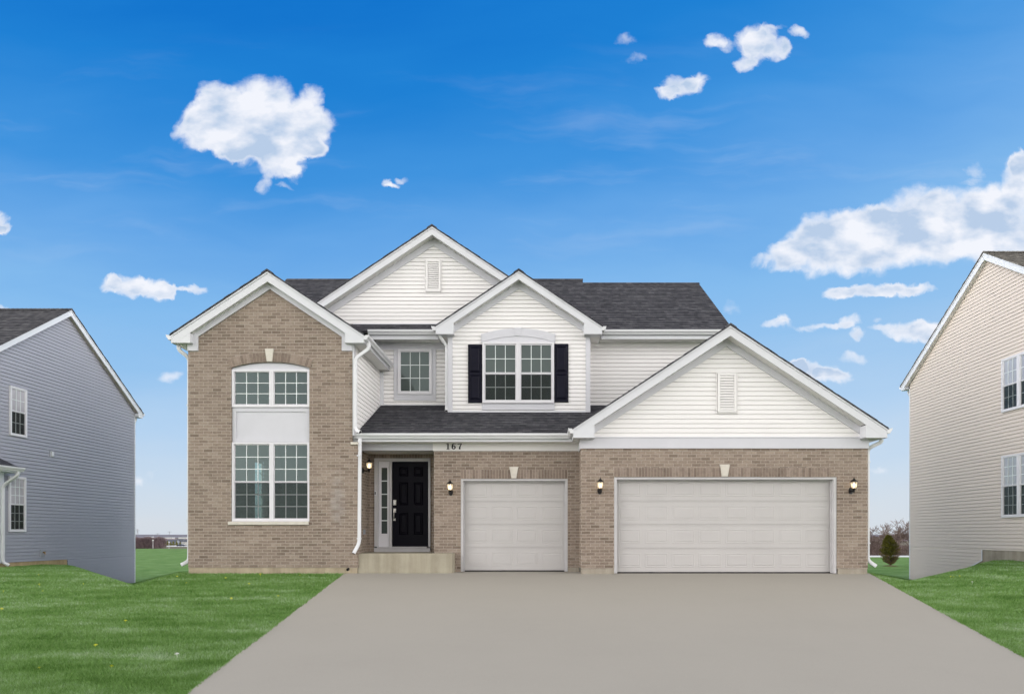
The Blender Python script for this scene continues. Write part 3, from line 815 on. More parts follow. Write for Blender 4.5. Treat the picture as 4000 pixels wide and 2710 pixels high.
gable(H, Rr, gx, 3.62, gA - gs * 3.62, gs, .26, .215, gA - gs * 3.62 - .14, 0, 3.5, 3.3, .17, None, gutters=False, gback=0)
bs = MB(); bs.fbox(Rr, PX(1380, DR), PX(1712, DR), gt_y - .01, gt_y + .035, .012, .03); bs.build('trim_strip', M['trim'], H)
louver_vent(H, Rr, PX(1659.6, DR), PX(1726.7, DR), PZ(1145.7, DR), PZ(1013, DR), 13)
# frieze bands and trim on the recess walls
fz = MB()
fz.fbox(Rr, PX(1455, DR), PX(1745, DR), PZ(1366, DR), PZ(1336, DR), .004, .028)
fz.fbox(Rr, PX(1539, DR), PX(1555, DR), PZ(1564.5, DR), PZ(1366, DR), .004, .028)
fz.fbox(Rr, PX(1688, DR), PX(1704, DR), PZ(1564.5, DR), PZ(1366, DR), .004, .028)
fz.fbox(Rr, PX(1555, DR), PX(1688, DR), PZ(1564.5, DR), PZ(1540.5, DR), .004, .028)
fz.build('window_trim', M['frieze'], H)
fz = MB(); fz.fbox(Rr, PX(2300, DR), 4.72, PZ(1352, DR), PZ(1326, DR), .004, .02); fz.build('frieze_board', M['siding'], H)
fz = MB(); fz.fbox(Rr, PX(1484, DR), PX(1745, DR), PZ(1588, DR), PZ(1580, DR), .014, .03); fz.build('trim_strip', M['trim'], H); fz = MB(); fz.fbox(Rr, PX(2300, DR), 4.7, PZ(1588, DR), PZ(1582, DR), .014, .028)
fz.build('trim_strip', M['trim'], H)
window(H, Rr, PX(1556, DR), PX(1687.7, DR), PZ(1540.5, DR), PZ(1365.5, DR), 3, 3, None, .006, .05, .02, .05, 'glass')

# ---- main roof ---------------------------------------------------------
mr = MB(); ln = math.hypot(1, slm)
RF = Fr((0, De, ze), (1, 0, 0), (0, 1, slm), (0, -slm, 1))
D1 = 19.57; D2 = 19.93
L1 = (D1 - De) * ln; L2 = (D2 - De) * ln
mr.lap(RF, [(-8.05, -.03), (4.94, -.03), (4.94, L1), (-8.05, L1)], .143, .014, .012)
mr.lap(RF, [(-8.05, L1), (1.34, L1), (1.34, L2), (-8.05, L2)], .143, .014, .012)
mr.prism(RF, [(-8.045, -.026), (4.935, -.026), (4.935, L1), (-8.045, L1)], -.02, .011)
mr.prism(RF, [(-8.045, L1 + .001), (1.335, L1 + .001), (1.335, L2), (-8.045, L2)], -.02, .011)
RB = Fr((0, 2 * D1 - De, ze), (-1, 0, 0), (0, -1, slm), (0, slm, 1))
mr.lap(RB, [(-4.94, 0), (8.05, 0), (8.05, L1), (-4.94, L1)], .143, .014, .0)
RB2 = Fr((0, 2 * D2 - De, ze), (-1, 0, 0), (0, -1, slm), (0, slm, 1))
mr.lap(RB2, [(-1.34, 0), (8.05, 0), (8.05, L2), (-1.34, L2)], .143, .014, .0)
for (x0, x1, Dr, Lr) in ((-8.05, 1.36, D2, L2), (1.345, 4.96, D1, L1)):
    zr = ze + (Dr - De) * slm + .02
    for sg in (-1, 1):
        mr.face([(x0, Dr, zr + .02), (x1, Dr, zr + .02), (x1, Dr + sg * .13, zr + .02 - .13 * slm), (x0, Dr + sg * .13, zr + .02 - .13 * slm)], [(x0, 0), (x1, 0), (x1, .13), (x0, .13)])
mr.build('roof', M['shingle'], H)
# right gable end of the main body
rg = MB(); rf = Fr((4.70, 0, 0), (0, 1, 0), (0, 0, 1), (1, 0, 0))
rg.lap(rf, [(16.4, 1.0), (2 * D1 - De - .4, 1.0), (2 * D1 - De - .4, 5.1), (D1, 7.6), (16.4, 5.1)], .1016, .012)
rg.lap(Fr((bx0 + .05, 0, 0), (0, 1, 0), (0, 0, 1), (-1, 0, 0)), [(16.4, 5.1), (2 * D1 - De - .4, 5.1), (D1, 7.6)], .1016, .012)
rg.box(bx0 + .05, 4.69, 23.0, 23.1, -2.2, 5.2)
rg.build('siding_wall', M['siding'], H)
for x in (4.90, -8.04):
    rkb = MB()
    for dd, sgn in ((De, 1), (2 * D1 - De, -1)):
        fx = Fr((x, 0, 0), (0, 1, 0), (0, 0, 1), (1, 0, 0))
        rkb.prism(fx, [(dd, ze - .02), (D1, ze + (D1 - De) * slm - .02), (D1, ze + (D1 - De) * slm - .22), (dd, ze - .2)], 0, .025)
    rkb.build('rake_board', M['trim'], H)
# eaves: gutters, fascia, soffit over both recesses
def eave(H, x0, x1, D, z, wallD, zsof, slope_up=True, gut=True, fas=.165):
    if gut:
        g = MB(); g.sweep(GUT, (x0, D, z + .012), (x1, D, z + .012), (0, -1, 0)); g.build('gutter', M['gutter'], H)
    f = MB(); f.box(x0 + .01, x1 - .01, D + .001, D + .022, z - fas, z - .01); f.build('fascia', M['trim'], H)
    s_ = MB(); s_.lap(Fr((x0, D + .02, zsof), (0, 1, 0), (1, 0, 0), (0, 0, -1)), [(0, 0), (wallD - D - .02, 0), (wallD - D - .02, x1 - x0), (0, x1 - x0)], .10, .006)
    s_.build('soffit', M['soffit'], H)
eave(H, PX(1440, De) , PX(1712, De), De, ze, DR, ze - .175, fas=.21)
eave(H, PX(2348, De), 4.92, De, ze, DR, ze - .175, fas=.2)

# ---- middle bay --------------------------------------------------------
DM = 15.8; Mb = FF(DM)
mz = lambda py: PZ(py, DM)
mx = lambda px: PX(px, DM)
mx0, mx1 = mx(1751), mx(2304.5); mc = (mx0 + mx1) / 2
mo = .24; hm = (2355.6 - 1706) / 2 / (FPX / (DM - mo)); ttm = PZ(1274.5, DM - mo); sm_ = (PZ(1057.6, DM - mo) - ttm) / hm
Am = ttm + sm_ * hm
ms = MB()
ms.lap(Mb, [(mx0 + .02, mz(1612)), (mx1 - .02, mz(1612)), (mx1 - .02, ttm - .1), (mc, Am - .2), (mx0 + .02, ttm - .1)], .1016, .016, 0)
for x, nx in ((mx0 + .01, -1), (mx1 - .01, 1)):
    ms.lap(Fr((x, 0, 0), (0, 1, 0), (0, 0, 1), (nx, 0, 0)), [(DM + .02, 3.02), (16.4, 3.3), (16.4, ttm - .1), (DM + .02, ttm - .1)], .1016, .012)
ms.build('siding_wall', M['siding'], H)
cb = MB(); cw = mx(1768) - mx0
cb.box(mx0 - .008, mx0 + cw, DM - .028, DM + .08, mz(1610), ttm - .17); cb.build('corner_board', M['frieze'], H); cb = MB(); cb.box(mx1 - cw, mx1 + .008, DM - .028, DM + .08, mz(1610), ttm - .17)
cb.build('corner_board', M['frieze'], H)
bs = MB(); bs.fbox(Mb, mx0 + cw, mx1 - cw, mz(1611), mz(1604), .014, .028); bs.build('trim_strip', M['trim'], H)
gable(H, Mb, mc, hm, ttm, sm_, mo, .21, ttm - .185, .44, 2.6, (mx1 - mx0) / 2, .15, None, gback=.9)
ww = (mx(1885.4), mx(2164))
m1 = (mx(2014.5) + mx(2035)) / 2
for a, b in ((ww[0], m1 - .001), (m1 + .001, ww[1])):
    window(H, Mb, a, b, mz(1575.6), mz(1338.4), 3, 2, mz(1460), .016, .05, .025, .055, 'glass', 'glass')
hd = MB()
xh0, xh1 = mx(1884.5), mx(2164.5)
def arcz(s_, zs_, zc_): return zs_ + (zc_ - zs_) * (1 - ((s_ - (xh0 + xh1) / 2) / ((xh1 - xh0) / 2)) ** 2)
K = 20
for i in range(K):
    a, b = xh0 + (xh1 - xh0) * i / K, xh0 + (xh1 - xh0) * (i + 1) / K
    hd.prism(Mb, [(a, arcz(a, mz(1337.5), mz(1314.5))), (b, arcz(b, mz(1337.5), mz(1314.5))), (b, arcz(b, mz(1306), mz(1284.4))), (a, arcz(a, mz(1306), mz(1284.4)))], .01, .045)
    hd.prism(Mb, [(a, mz(1338)), (b, mz(1338)), (b, arcz(b, mz(1337.5), mz(1314.5))), (a, arcz(a, mz(1337.5), mz(1314.5)))], .01, .03)
hd.fbox(Mb, xh0 - .03, xh0 - .001, mz(1340), mz(1305), .012, .036); hd.fbox(Mb, xh1 + .001, xh1 + .03, mz(1340), mz(1305), .012, .036)
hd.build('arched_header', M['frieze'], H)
keystone(H, Mb, mx(2008), mx(2038.5), mx(2013), mx(2033.5), mz(1314), mz(1282), .055, 'frieze')
ap = MB(); ap.fbox(Mb, mx(1884.5), mx(2164), mz(1599), mz(1578), .012, .032); ap.frame(Mb, mx(1883), mx(2166), mz(1601), mz(1577), .012, .012, .038); ap.build('apron_board', M['frieze'], H)
for (a, b, t, u) in ((1828.8, 1884, 1347, 1574), (2165.2, 2220, 1344, 1571.5)):
    sb = MB(); A, B_, Z1, Z0 = mx(a), mx(b), mz(t), mz(u)
    sb.bevbox(Mb, A, B_, Z0, Z1, .016, .042, .004)
    S = sb.build('shutter', M['navy'], H)
    zm = (Z0 + Z1) / 2
    for q0, q1 in ((zm + .03, Z1 - .06), (Z0 + .075, zm - .03)):
        p = MB(); p.raised(Mb, A + .045, B_ - .045, q0, q1, .0425, .012, .012, .006, .018); p.build('shutter_panel', M['navy'], S)

# ---- garages -----------------------------------------------------------
D0 = 13.84; G0 = FF(D0); gz = lambda py: PZ(py, D0); gxx = lambda px: PX(px, D0)
D1g = 14.5; G1 = FF(D1g); hz = lambda py: PZ(py, D1g); hx = lambda px: PX(px, D1g)
x0g, x1g = gxx(2270), gxx(3390)
ftg = gz(2220)
o0, o1, oz = gxx(2399), gxx(3268), gz(1863)
gw = MB(); topz = gz(1745)
wq(gw, G0, [(x0g, ftg), (o0, ftg), (o0, topz), (x0g, topz)]); wq(gw, G0, [(o1, ftg), (x1g, ftg), (x1g, topz), (o1, topz)])
wq(gw, G0, [(o0, oz), (o1, oz), (o1, topz), (o0, topz)])
gw.face([(x0g, D0, ftg), (x0g, D1g, ftg), (x0g, D1g, topz), (x0g, D0, topz)])
gw.face([(x1g, D0, ftg), (x1g, D0 + .12, ftg), (x1g, D0 + .12, topz), (x1g, D0, topz)])
gw.build('brick_wall', M['brick'], H)
gsd = MB(); gsd.lap(Fr((x1g - .03, 0, 0), (0, 1, 0), (0, 0, 1), (1, 0, 0)), [(D0 + .12, ftg), (20.5, ftg), (20.5, 2.15), (D0 + .12, 2.15)], .1016, .012); gsd.build('siding_wall', M['siding'], H)
fg = MB(); fg.box(x0g + .006, o0 - .002, D0 + .008, D0 + .3, GZ - .3, ftg - .002); fg.build('foundation', M['found_grey'], H); fg = MB(); fg.box(o1 + .03, x1g - .01, D0 + .008, D0 + .3, GZ - .3, ftg - .002)
fg.box(x1g - .2, x1g - .02, D0 + .3, 20.5, GZ - 1.0, ftg - .002)
fg.build('foundation', M['found_grey'], H); fg = MB(); fg.box(hx(2217) + .01, x0g, D1g + .005, D1g + .2, GZ - .3, hz(2215) - .002)
fg.build('foundation', M['found_grey'], H)
p0, p1, pz_ = hx(1800), hx(2217.5), hz(1869.5)
sx0 = hx(1695)
sw_ = MB(); tz1 = hz(1755)
wq(sw_, G1, [(sx0, GZ - .05), (p0, GZ - .05), (p0, tz1), (sx0, tz1)]); wq(sw_, G1, [(p1, hz(2215)), (x0g, hz(2215)), (x0g, tz1), (p1, tz1)])
wq(sw_, G1, [(p0, pz_), (p1, pz_), (p1, tz1), (p0, tz1)])
sw_.face([(sx0, D1g, GZ), (sx0, 15.4, GZ), (sx0, 15.4, tz1), (sx0, D1g, tz1)])
sw_.build('brick_wall', M['brick'], H)
soldier_row(H, G0, o0, o1 - .12, gz(1861.5), gz(1827), .010, (gxx(2815), gxx(2846)))
keystone(H, G0, gxx(2811), gxx(2850), gxx(2818.5), gxx(2842), gz(1861), gz(1813.6), .03)
soldier_row(H, G1, p0, p1, hz(1868.5), hz(1834), .010, (hx(1993), hx(2023)))
keystone(H, G1, hx(1990), hx(2025.6), hx(1998), hx(2017), hz(1868), hz(1823), .03)

def garage_door(H, fr, a0, a1, b0, b1, cols, depth, jamb=.055):
    D_ = MB()
    # reveal, trim and stop
    D_.fbox(fr, a0 + .001, a0 + jamb, b0, b1 - .001, -depth, -.006); D_.fbox(fr, a1 - jamb, a1 - .001, b0, b1 - .001, -depth, -.006)
    D_.fbox(fr, a0 + jamb, a1 - jamb, b1 - jamb * .8, b1 - .001, -depth, -.007)
    i = jamb
    D_.fbox(fr, a0 + i, a0 + i + .02, b0, b1 - i, -depth + .001, -depth + .04); D_.fbox(fr, a1 - i - .02, a1 - i, b0, b1 - i, -depth + .001, -depth + .04)
    D_.fbox(fr, a0 + i + .02, a1 - i - .02, b1 - i - .015, b1 - jamb * .8 - .001, -depth + .001, -depth + .04)
    D = D_.build('door_frame', M['jamb'], H)
    A0, A1, B0, B1 = a0 + i + .004, a1 - i - .004, b0 + .018, b1 - i * .8 - .002
    n = -depth - .02
    door = MB()
    sec = (B1 + .06 - B0) / 4
    for k in range(4):
        c0 = B0 + k * sec; c1 = min(c0 + sec, B1)
        for (u, w) in ((c0, c0 + .006), ):
            door.fbox(fr, A0, A1, u, w, n - .03, n - .008)
        door.fbox(fr, A0, A1, c0 + .006, c1 - .0, n - .03, n)
        if k < 3 or True:
            door.fbox(fr, A0 + .03, A1 - .03, c0 + .014, c0 + .022, n + .0003, n + .004)
            door.fbox(fr, A0 + .03, A1 - .03, c1 - .022, c1 - .014, n + .0003, n + .004)
    dd = door.build('garage_door', M['garage'], H)
    cw = (A1 - A0) / cols
    for k in range(4):
        c0 = B0 + k * sec
        t0, t1 = c0 + .105, c0 + sec - .10
        pm = MB()
        for j in range(cols):
            s0 = A0 + j * cw + cw * .075; s1 = A0 + (j + 1) * cw - cw * .075
            pm.raised(fr, s0, s1, t0, min(t1, B1 - .02), n + .0005, .0038, .016, .010, .016)
        pm.build('door_panel', M['garage'], dd)
    sl_ = MB(); sl_.fbox(fr, A0, A1, b0 - .03, B0 + .001, n - .028, n - .006); sl_.build('bottom_seal', M['black'], dd)
    bk = MB(); bk.fbox(fr, a0, a1, b0 - .05, b1, n - .05, n - .04); bk.build('door_backing', M['black'], dd)
    return dd
garage_door(H, G0, o0, o1, gz(2238), oz, 8, .14, .06)
garage_door(H, G1, p0, p1, hz(2231), pz_, 4, .12, .055)

# garage gable
og = .30; Dg = D0 - og
hg = (3468.5 - 2242) / 2 / (FPX / Dg); ttg = PZ(1673, Dg); cg = PX(2853, Dg)
sg_ = (PZ(1271, Dg) - ttg) / hg; Ag = ttg + sg_ * hg
wcg = (gxx(2268) + gxx(3391)) / 2
gs2 = MB(); hwg = (gxx(3391) - gxx(2268)) / 2
zfb = gz(1710)
gs2.lap(G0, [(cg - hg + .35, zfb - .1), (cg + hg - .35, zfb - .1), (cg + hg - .35, ttg + .05), (cg, Ag - .25), (cg - hg + .35, ttg + .05)], .1016, .013, 0)
gs2.build('siding_wall', M['siding'], H)
gable(H, G0, cg, hg, ttg, sg_, og, .22, ttg - .195, .455, 6.5, hwg - .02, .15, None, gback=.45)
fb = MB(); fb.fbox(G0, gxx(2266), gxx(3392), gz(1751.5), gz(1711), -.05, .03); fb.fbox(G0, gxx(2300), gxx(3380), gz(1711), gz(1706), .012, .04)
fb.box(gxx(2266) , gxx(2266) + .03, D0 + .05, D1g + .02, gz(1751.5), gz(1706))
fb.build('frieze_board', M['frieze'], H)
louver_vent(H, G0, gxx(2796.4), gxx(2880), gz(1616.4), gz(1453), 13)

# ---- porch roof and eave ------------------------------------------------
Dp, zp = 14.15, PZ(1696, 14.15); slp = .49; lnp = math.hypot(1, slp)
PR = Fr((0, Dp, zp), (1, 0, 0), (0, 1, slp), (0, -slp, 1))
Lp = (16.42 - Dp) * lnp
pr = MB()
xe = cg - hg
pr.lap(PR, [(bx1 + .035, -.03), (xe + .04, -.03), (xe + 1.65, Lp), (bx1 + .035, Lp)], .143, .014, .012)
pr.prism(PR, [(bx1 + .036, -.026), (xe + .04, -.026), (xe + 1.65, Lp), (bx1 + .036, Lp)], -.02, .011)
pr.build('roof', M['shingle'], H)
gx0, gx1 = PX(1374, Dp - .05), PX(2222, Dp - .05)
g = MB(); g.sweep(GUT, (gx0, Dp, zp + .012), (gx1, Dp, zp + .012), (0, -1, 0)); g.build('gutter', M['gutter'], H)
f = MB(); f.box(gx0 + .02, xe + .12, Dp + .001, Dp + .022, zp - .165, zp - .01); f.build('fascia', M['trim'], H)
s_ = MB(); s_.lap(Fr((gx0 + .03, Dp + .02, zp - .155), (0, 1, 0), (1, 0, 0), (0, 0, -1)), [(0, 0), (D1g - Dp - .02, 0), (D1g - Dp - .02, x0g - gx0), (0, x0g - gx0)], .10, .006); s_.build('soffit', M['soffit'], H)
bm = MB()
bm.fbox(G1, hx(1400), hx(1691), hz(1758.5), hz(1718), -.22, .0)
bm.build('porch_beam', M['frieze'], H)
bm = MB(); bm.fbox(G1, hx(1691), x0g - .001, hz(1761), hz(1716), -.02, .022); bm.build('frieze_board', M['siding'], H)
cl = MB(); cl.box(-4.25, sx0, D1g + .22, 15.4, 1.955, 1.985); cl.build('porch_ceiling', M['soffit'], H)

# ---- entry ------------------------------------------------------------
DE = 15.38; E = FF(DE); ez = lambda py: PZ(py, DE); ex = lambda px: PX(px, DE)
stz = -.436
ew = MB()
fx0, fx1 = ex(1463.5), ex(1682)
wq(ew, E, [(-4.3, stz - .02), (fx0, stz - .02), (fx0, 2.0), (-4.3, 2.0)]); wq(ew, E, [(fx1, stz - .02), (sx0 + .02, stz - .02), (sx0 + .02, 2.0), (fx1, 2.0)])
wq(ew, E, [(fx0, ez(1789.5)), (fx1, ez(1789.5)), (fx1, 2.0), (fx0, 2.0)])
ew.build('brick_wall', M['brick'], H)
soldier_row(H, E, fx0 - .1, fx1 + .1, ez(1789), ez(1757), .012)
# side wall of the porch (facing right), brick
pw = MB(); pw.box(-4.34, -4.21, DB + .30, DE, stz - .02, 2.0); pw.build('brick_wall', M['brick_stained'], H)
# frame and threshold
df = MB()
thr = ez(2134)
df.fbox(E, fx0, ex(1478), thr, ez(1789.5), -.08, .035); df.fbox(E, ex(1674), fx1, thr, ez(1789.5), -.08, .035)
df.fbox(E, ex(1478), ex(1674), ez(1802), ez(1789.5), -.08, .034)
df.fbox(E, ex(1521.5), ex(1531), thr, ez(1802), -.08, .02)
DFo = df.build('door_frame', M['jamb'], H)
th = MB(); th.fbox(E, fx0 - .005, fx1 - .004, stz, thr - .03, -.05, .04); th.fbox(E, fx0 + .08, fx1 - .08, thr - .029, thr, -.08, .07); th.build('threshold', M['jamb'], H)
sd = MB()
a, b = ex(1478), ex(1521.5)
sd.fbox(E, a, b, thr, ez(1802), -.05, -.02)
g0, g1, z0, z1 = ex(1490), ex(1512), ez(2084), ez(1826)
sd.frame(E, ex(1483), ex(1518), ez(2088), ez(1820.5), .03, -.0199, .004)
SL = sd.build('sidelight', M['vinyl'], H)
p = MB(); p.fbox(E, g0, g1, z0, z1, -.0195, -.014); p.build('pane', M['glass'], SL)
gr = MB()
for i in range(1, 5):
    t = z0 + (z1 - z0) * i / 5; gr.fbox(E, g0, g1, t - .012, t + .012, -.0138, -.004)
gr.build('grille', M['grille'], SL)
dr = MB(); d0, d1, dz0, dz1 = ex(1532), ex(1674), thr, ez(1802)
dr.fbox(E, d0, d1, dz0, dz1, -.05, -.015)
DO = dr.build('front_door', M['door'], H)
X = lambda zx: ex(1350 + zx / 2.625); Z = lambda zy: ez(1660 + zy / 2.625)
for c0, c1 in ((547, 640), (698, 793)):
    for r0, r1 in ((428, 522), (585, 818), (900, 1120)):
        q = MB(); q.raised(E, X(c0), X(c1), Z(r1), Z(r0), -.0148, .014, .014, .012, .022); q.build('door_panel', M['door'], DO)
hh = MB(); hh.bevbox(E, X(487), X(520), Z(820), Z(765), -.014, .012, .006); hh.bevbox(E, X(493), X(514), Z(812), Z(786), .0125, .03, .004); hh.build('keypad_lock', M['nickel'], DO)
hh = MB(); hh.bevbox(E, X(490), X(517), Z(895), Z(852), -.014, .008, .004); hh.bevbox(E, X(490), X(513), Z(978), Z(952), -.014, .008, .004)
hh.tube([E.p(X(502), Z(872), .0), E.p(X(502), Z(880), .05), E.p(X(502), Z(900), .062), E.p(X(501), Z(940), .062), E.p(X(501), Z(958), .05), E.p(X(501), Z(965), 0)], .013, .01, 8, (1, 0, 0), 2.0)
hh.build('door_handle', M['nickel'], DO)
db = MB(); db.bevbox(E, X(300), X(320), Z(722), Z(672), .0355, .055, .004)
DBl = db.build('doorbell', M['trim'], H)
q = MB(); q.fbox(E, X(305), X(315), Z(712), Z(684), .0555, .058); q.build('doorbell_button', M['black'], DBl)
ou = MB(); ou.box(-4.209, -4.17, 14.92, 14.99, ez(2086) + .0, ez(2068)); ou.build('outlet_box', M['steel'], H)
# stoop
st = MB(); sx_0, sx_1 = PX(1366, 14.05), PX(1767, 14.05)
st.hexa([(sx_0, 14.05, GZ - .1), (sx_1, 14.05, GZ - .1), (sx_1, 14.49, GZ - .1), (sx_0, 14.49, GZ - .1),
         (sx_0, 14.06, stz), (sx_1, 14.06, stz), (sx_1, 14.49, stz), (sx_0, 14.49, stz)])
st.box(-4.25, sx0 - .001, 14.49, DE, GZ - .1, stz - .0005)
st.build('porch_step', M['stoop'], H)
# small black drain by the step
dn = MB(); dn.tube([(PX(1360, 13.98), 13.99, PZ(2221, 14)), (PX(1360, 13.98), 13.93, PZ(2223, 14))], .03, .03, 10, (0, 0, 1), 2.0); dn.build('drain_pipe', M['black'], H)

# ---- house number -------------------------------------------------------
def stroke(mb, fr, pts, n0, n1):
    # centre line with widths -> solid ribbon
    L_, R2 = [], []
    for i, (x, y, w) in enumerate(pts):
        a = pts[max(i - 1, 0)]; b = pts[min(i + 1, len(pts) - 1)]
        dx, dy = b[0] - a[0], b[1] - a[1]; l = math.hypot(dx, dy) or 1
        nx, ny = -dy / l, dx / l
        L_.append((x + nx * w / 2, y + ny * w / 2)); R2.append((x - nx * w / 2, y - ny * w / 2))
    for i in range(len(pts) - 1):
        mb.prism(fr, [L_[i], R2[i], R2[i + 1], L_[i + 1]], n0, n1)
nh = hz(1729.7) - hz(1755.3)
def digit(d, x0, y0, h):
    m = MB(); T = lambda pts: [(x0 + a * h, y0 + b * h, w * h) for a, b, w in pts]
    F_ = G1
    if d == '1':
        stroke(m, F_, T([(.30, .02, .19), (.30, .99, .19)]), .0225, .034)
        stroke(m, F_, T([(.08, .04, .08), (.52, .04, .08)]), .0228, .0345)
        stroke(m, F_, T([(.05, .80, .05), (.16, .86, .08), (.30, .955, .09)]), .0228, .0345)
    if d == '6':
        ring = []
        for i in range(25):
            a = 2 * math.pi * i / 24
            ring.append((.36 + .215 * math.cos(a), .31 + .24 * math.sin(a), .10 + .10 * abs(math.cos(a)) ** 1.5))
        stroke(m, F_, T(ring), .0225, .034)
        stroke(m, F_, T([(.145, .31, .19), (.15, .50, .20), (.20, .70, .18), (.30, .86, .14), (.44, .945, .09), (.55, .94, .07)]), .0228, .0345)
        stroke(m, F_, T([(.50, .80, .10), (.56, .84, .15), (.62, .80, .10)]), .0231, .035)
    if d == '7':
        stroke(m, F_, T([(.06, .90, .19), (.62, .90, .16)]), .0225, .034)
        stroke(m, F_, T([(.05, .74, .05), (.07, .88, .08)]), .0228, .0345)
        stroke(m, F_, T([(.60, .92, .07), (.55, .76, .10), (.44, .58, .13), (.34, .38, .17), (.31, .2, .21), (.31, .02, .22)]), .0231, .035)
    return m
HN = digit('1', hx(1743), hz(1755.3), nh).build('house_number', M['numeral'], H)
digit('6', hx(1763.5), hz(1755.3), nh).build('house_number', M['numeral'], H)
digit('7', hx(1788), hz(1755.3), nh).build('house_number', M['numeral'], H)

# ---- wall lanterns ------------------------------------------------------
def lantern(H, c, out, wall):
    """c: lantern axis point at glass centre; out: unit vector from wall; wall: distance from the wall to axis"""
    c = Vector(c); out = Vector(out)
    m = MB()
    hh_ = .37
    m.lathe(c, [(.0, .175), (.006, .17), (.006, .15), (.014, .145), (.008, .135), (.022, .125), (.045, .10), (.075, .078), (.083, .070), (.083, .060), (.07, .058)], 8)
    m.lathe(c, [(.038, -.075), (.046, -.082), (.046, -.092), (.03, -.10), (.016, -.125), (.022, -.14), (.012, -.16), (.0, -.185)], 8)
    for k in range(6):
        a = math.pi / 3 * k + math.pi / 6
        m.tube([c + Vector((.070 * math.cos(a), .070 * math.sin(a), .06)), c + Vector((.062 * math.cos(a), .062 * math.sin(a), -.01)), c + Vector((.042 * math.cos(a), .042 * math.sin(a), -.078))], .0035, .0035, 4, (0, 0, 1), 2.0)
    side = Vector((-out.y, out.x, 0))
    w = c - out * wall
    # arm and back plate
    m.tube([w + Vector((0, 0, -.12)), w + out * (wall * .5) + Vector((0, 0, -.13)), c + Vector((0, 0, -.125))], .014, .014, 8, (0, 0, 1), 2.0)
    bp = Fr(w, side, (0, 0, 1), out)
    pts = [(.05 * math.cos(t), -.12 + .075 * math.sin(t)) for t in [2 * math.pi * i / 14 for i in range(14)]]
    m.prism(bp, pts, .001, .022)
    m.prism(bp, [(a * .6, -.12 + (b + .12) * .6) for a, b in pts], .0225, .04)
    W = m.build('wall_lamp', M['black'], H)
    g_ = MB(); g_.lathe(c, [(.068, .058), (.066, .03), (.060, -.01), (.052, -.045), (.040, -.076)], 12); g_.build('lamp_glass', M['lantern'], W, smooth=True)
    b_ = MB(); b_.lathe(c, [(.0, -.06), (.014, -.05), (.024, -.02), (.026, 0), (.02, .022), (.0, .035)], 10); b_.build('bulb', M['bulb'], W, smooth=True)
    return W
def lamp_front(px, ptop, pbot, D, wall=.15):
    Dl = D - wall
    z = (PZ(ptop, Dl) + PZ(pbot, Dl)) / 2
    lantern(H, (PX(px, Dl), Dl, z), (0, -1, 0), wall)
lamp_front(1757.5, 1869, 1931, D1g); lamp_front(2345, 1860.5, 1926, D0); lamp_front(3336, 1860, 1925, D0)
Dl = 14.85; lantern(H, (-4.21 + .16, Dl, PZ(1816.5, Dl)), (1, 0, 0), .16)

# ---- downspouts -----------------------------------------------------------
y_ = DB + .13
xo = bx0 - .045
downspout(H, [(bx0 - .24, DB + .05, 4.27), (bx0 - .24, DB + .05, 4.12), (xo, y_, 3.96), (xo, y_, -.60), (bx0 - .20, y_ - .05, -.69)], .04, .03, straps=[(2.9, (xo, y_)), (0.3, (xo, y_))])
xr_ = PX(1388, 13.96); yr = DB - .035
downspout(H, [(PX(1435, 13.9), DB - .0, 4.27), (PX(1437, 13.9), DB - .01, 4.13), (xr_, yr, 3.90), (xr_, yr, PZ(1676, yr)), (PX(1412, yr), yr - .10, PZ(1690, yr))], .038, .03, straps=[(3.2, (xr_, yr))])
xp, yp = PX(1404, 14.03), 14.02
downspout(H, [(xp + .01, yp + .02, PZ(1712, yp)), (xp, yp, PZ(2120, yp)), (xp - .09, yp - .12, PZ(2160, yp))], .04, .03, straps=[(1.75, (xp, yp)), (-.1, (xp, yp))])
xm, ym = mx0 - .045, DM + .03
downspout(H, [(PX(1716, 15.7), 15.62, PZ(1300, 15.7)), (PX(1716, 15.7), 15.66, PZ(1312, 15.7)), (xm, ym, PZ(1350, 15.8)), (xm, ym, PZ(1596, ym)), (xm, ym - .06, PZ(1606, ym))], .038, .03, straps=[(3.6, (xm, ym))])
xg, yg = x1g + .045, D0 + .1
downspout(H, [(PX(3452, 13.7), 13.78, ttg - .2), (PX(3450, 13.7), 13.80, ttg - .26), (xg, yg, PZ(1752, yg)), (xg, yg, PZ(2188, yg)), (xg + .16, yg - .06, PZ(2210, yg))], .04, .03, straps=[(1.6, (xg, yg)), (-.2, (xg, yg))])

# ================================================================== GREY HOUSE ON THE LEFT
HG = empty('house', (-19.0, 19.5, -1.2))
tag(HG, 'blue-grey sided two storey house at the left edge, its side wall sloping into the grass', 'house')
GXw = -14.85
WG = Fr((GXw, 0, 0), (0, 1, 0), (0, 0, 1), (1, 0, 0))
pk, hlf, tg, sgm = 19.66, 3.54, 4.448, .727
wfd = 16.4; wrd = 22.97
gwm = MB(); zf = -.79
gwm.lap(WG, [(wfd, zf), (wrd, zf), (wrd, tg - .02), (pk, tg + sgm * hlf - .12), (wfd, tg - .02)], .1016, .018, 0)
gwm.lap(WG, [(19.7, -2.3), (wrd, -2.3), (wrd, zf), (19.7, zf)], .1016, .018, 0, t0=zf)
gwm.box(-26, GXw - .02, wrd - .1, wrd, -3, tg - .1)
gwm.box(-26, GXw - .02, wfd, wfd + .1, -1.2, tg - .1)
gwm.build('siding_wall', M['gray_siding'], HG)
gable(HG, WG, pk, hlf, tg, sgm, .15, .19, tg - .17, .22, 10.0, (wrd - pk), 0, None, 'shingle_gray', 'gray_trim', 'brown_soffit', gback=10.0)
fd = MB(); fd.box(GXw - .3, GXw - .01, wfd, 19.7, -1.6, zf - .002); fd.build('foundation', M['found_tan'], HG)
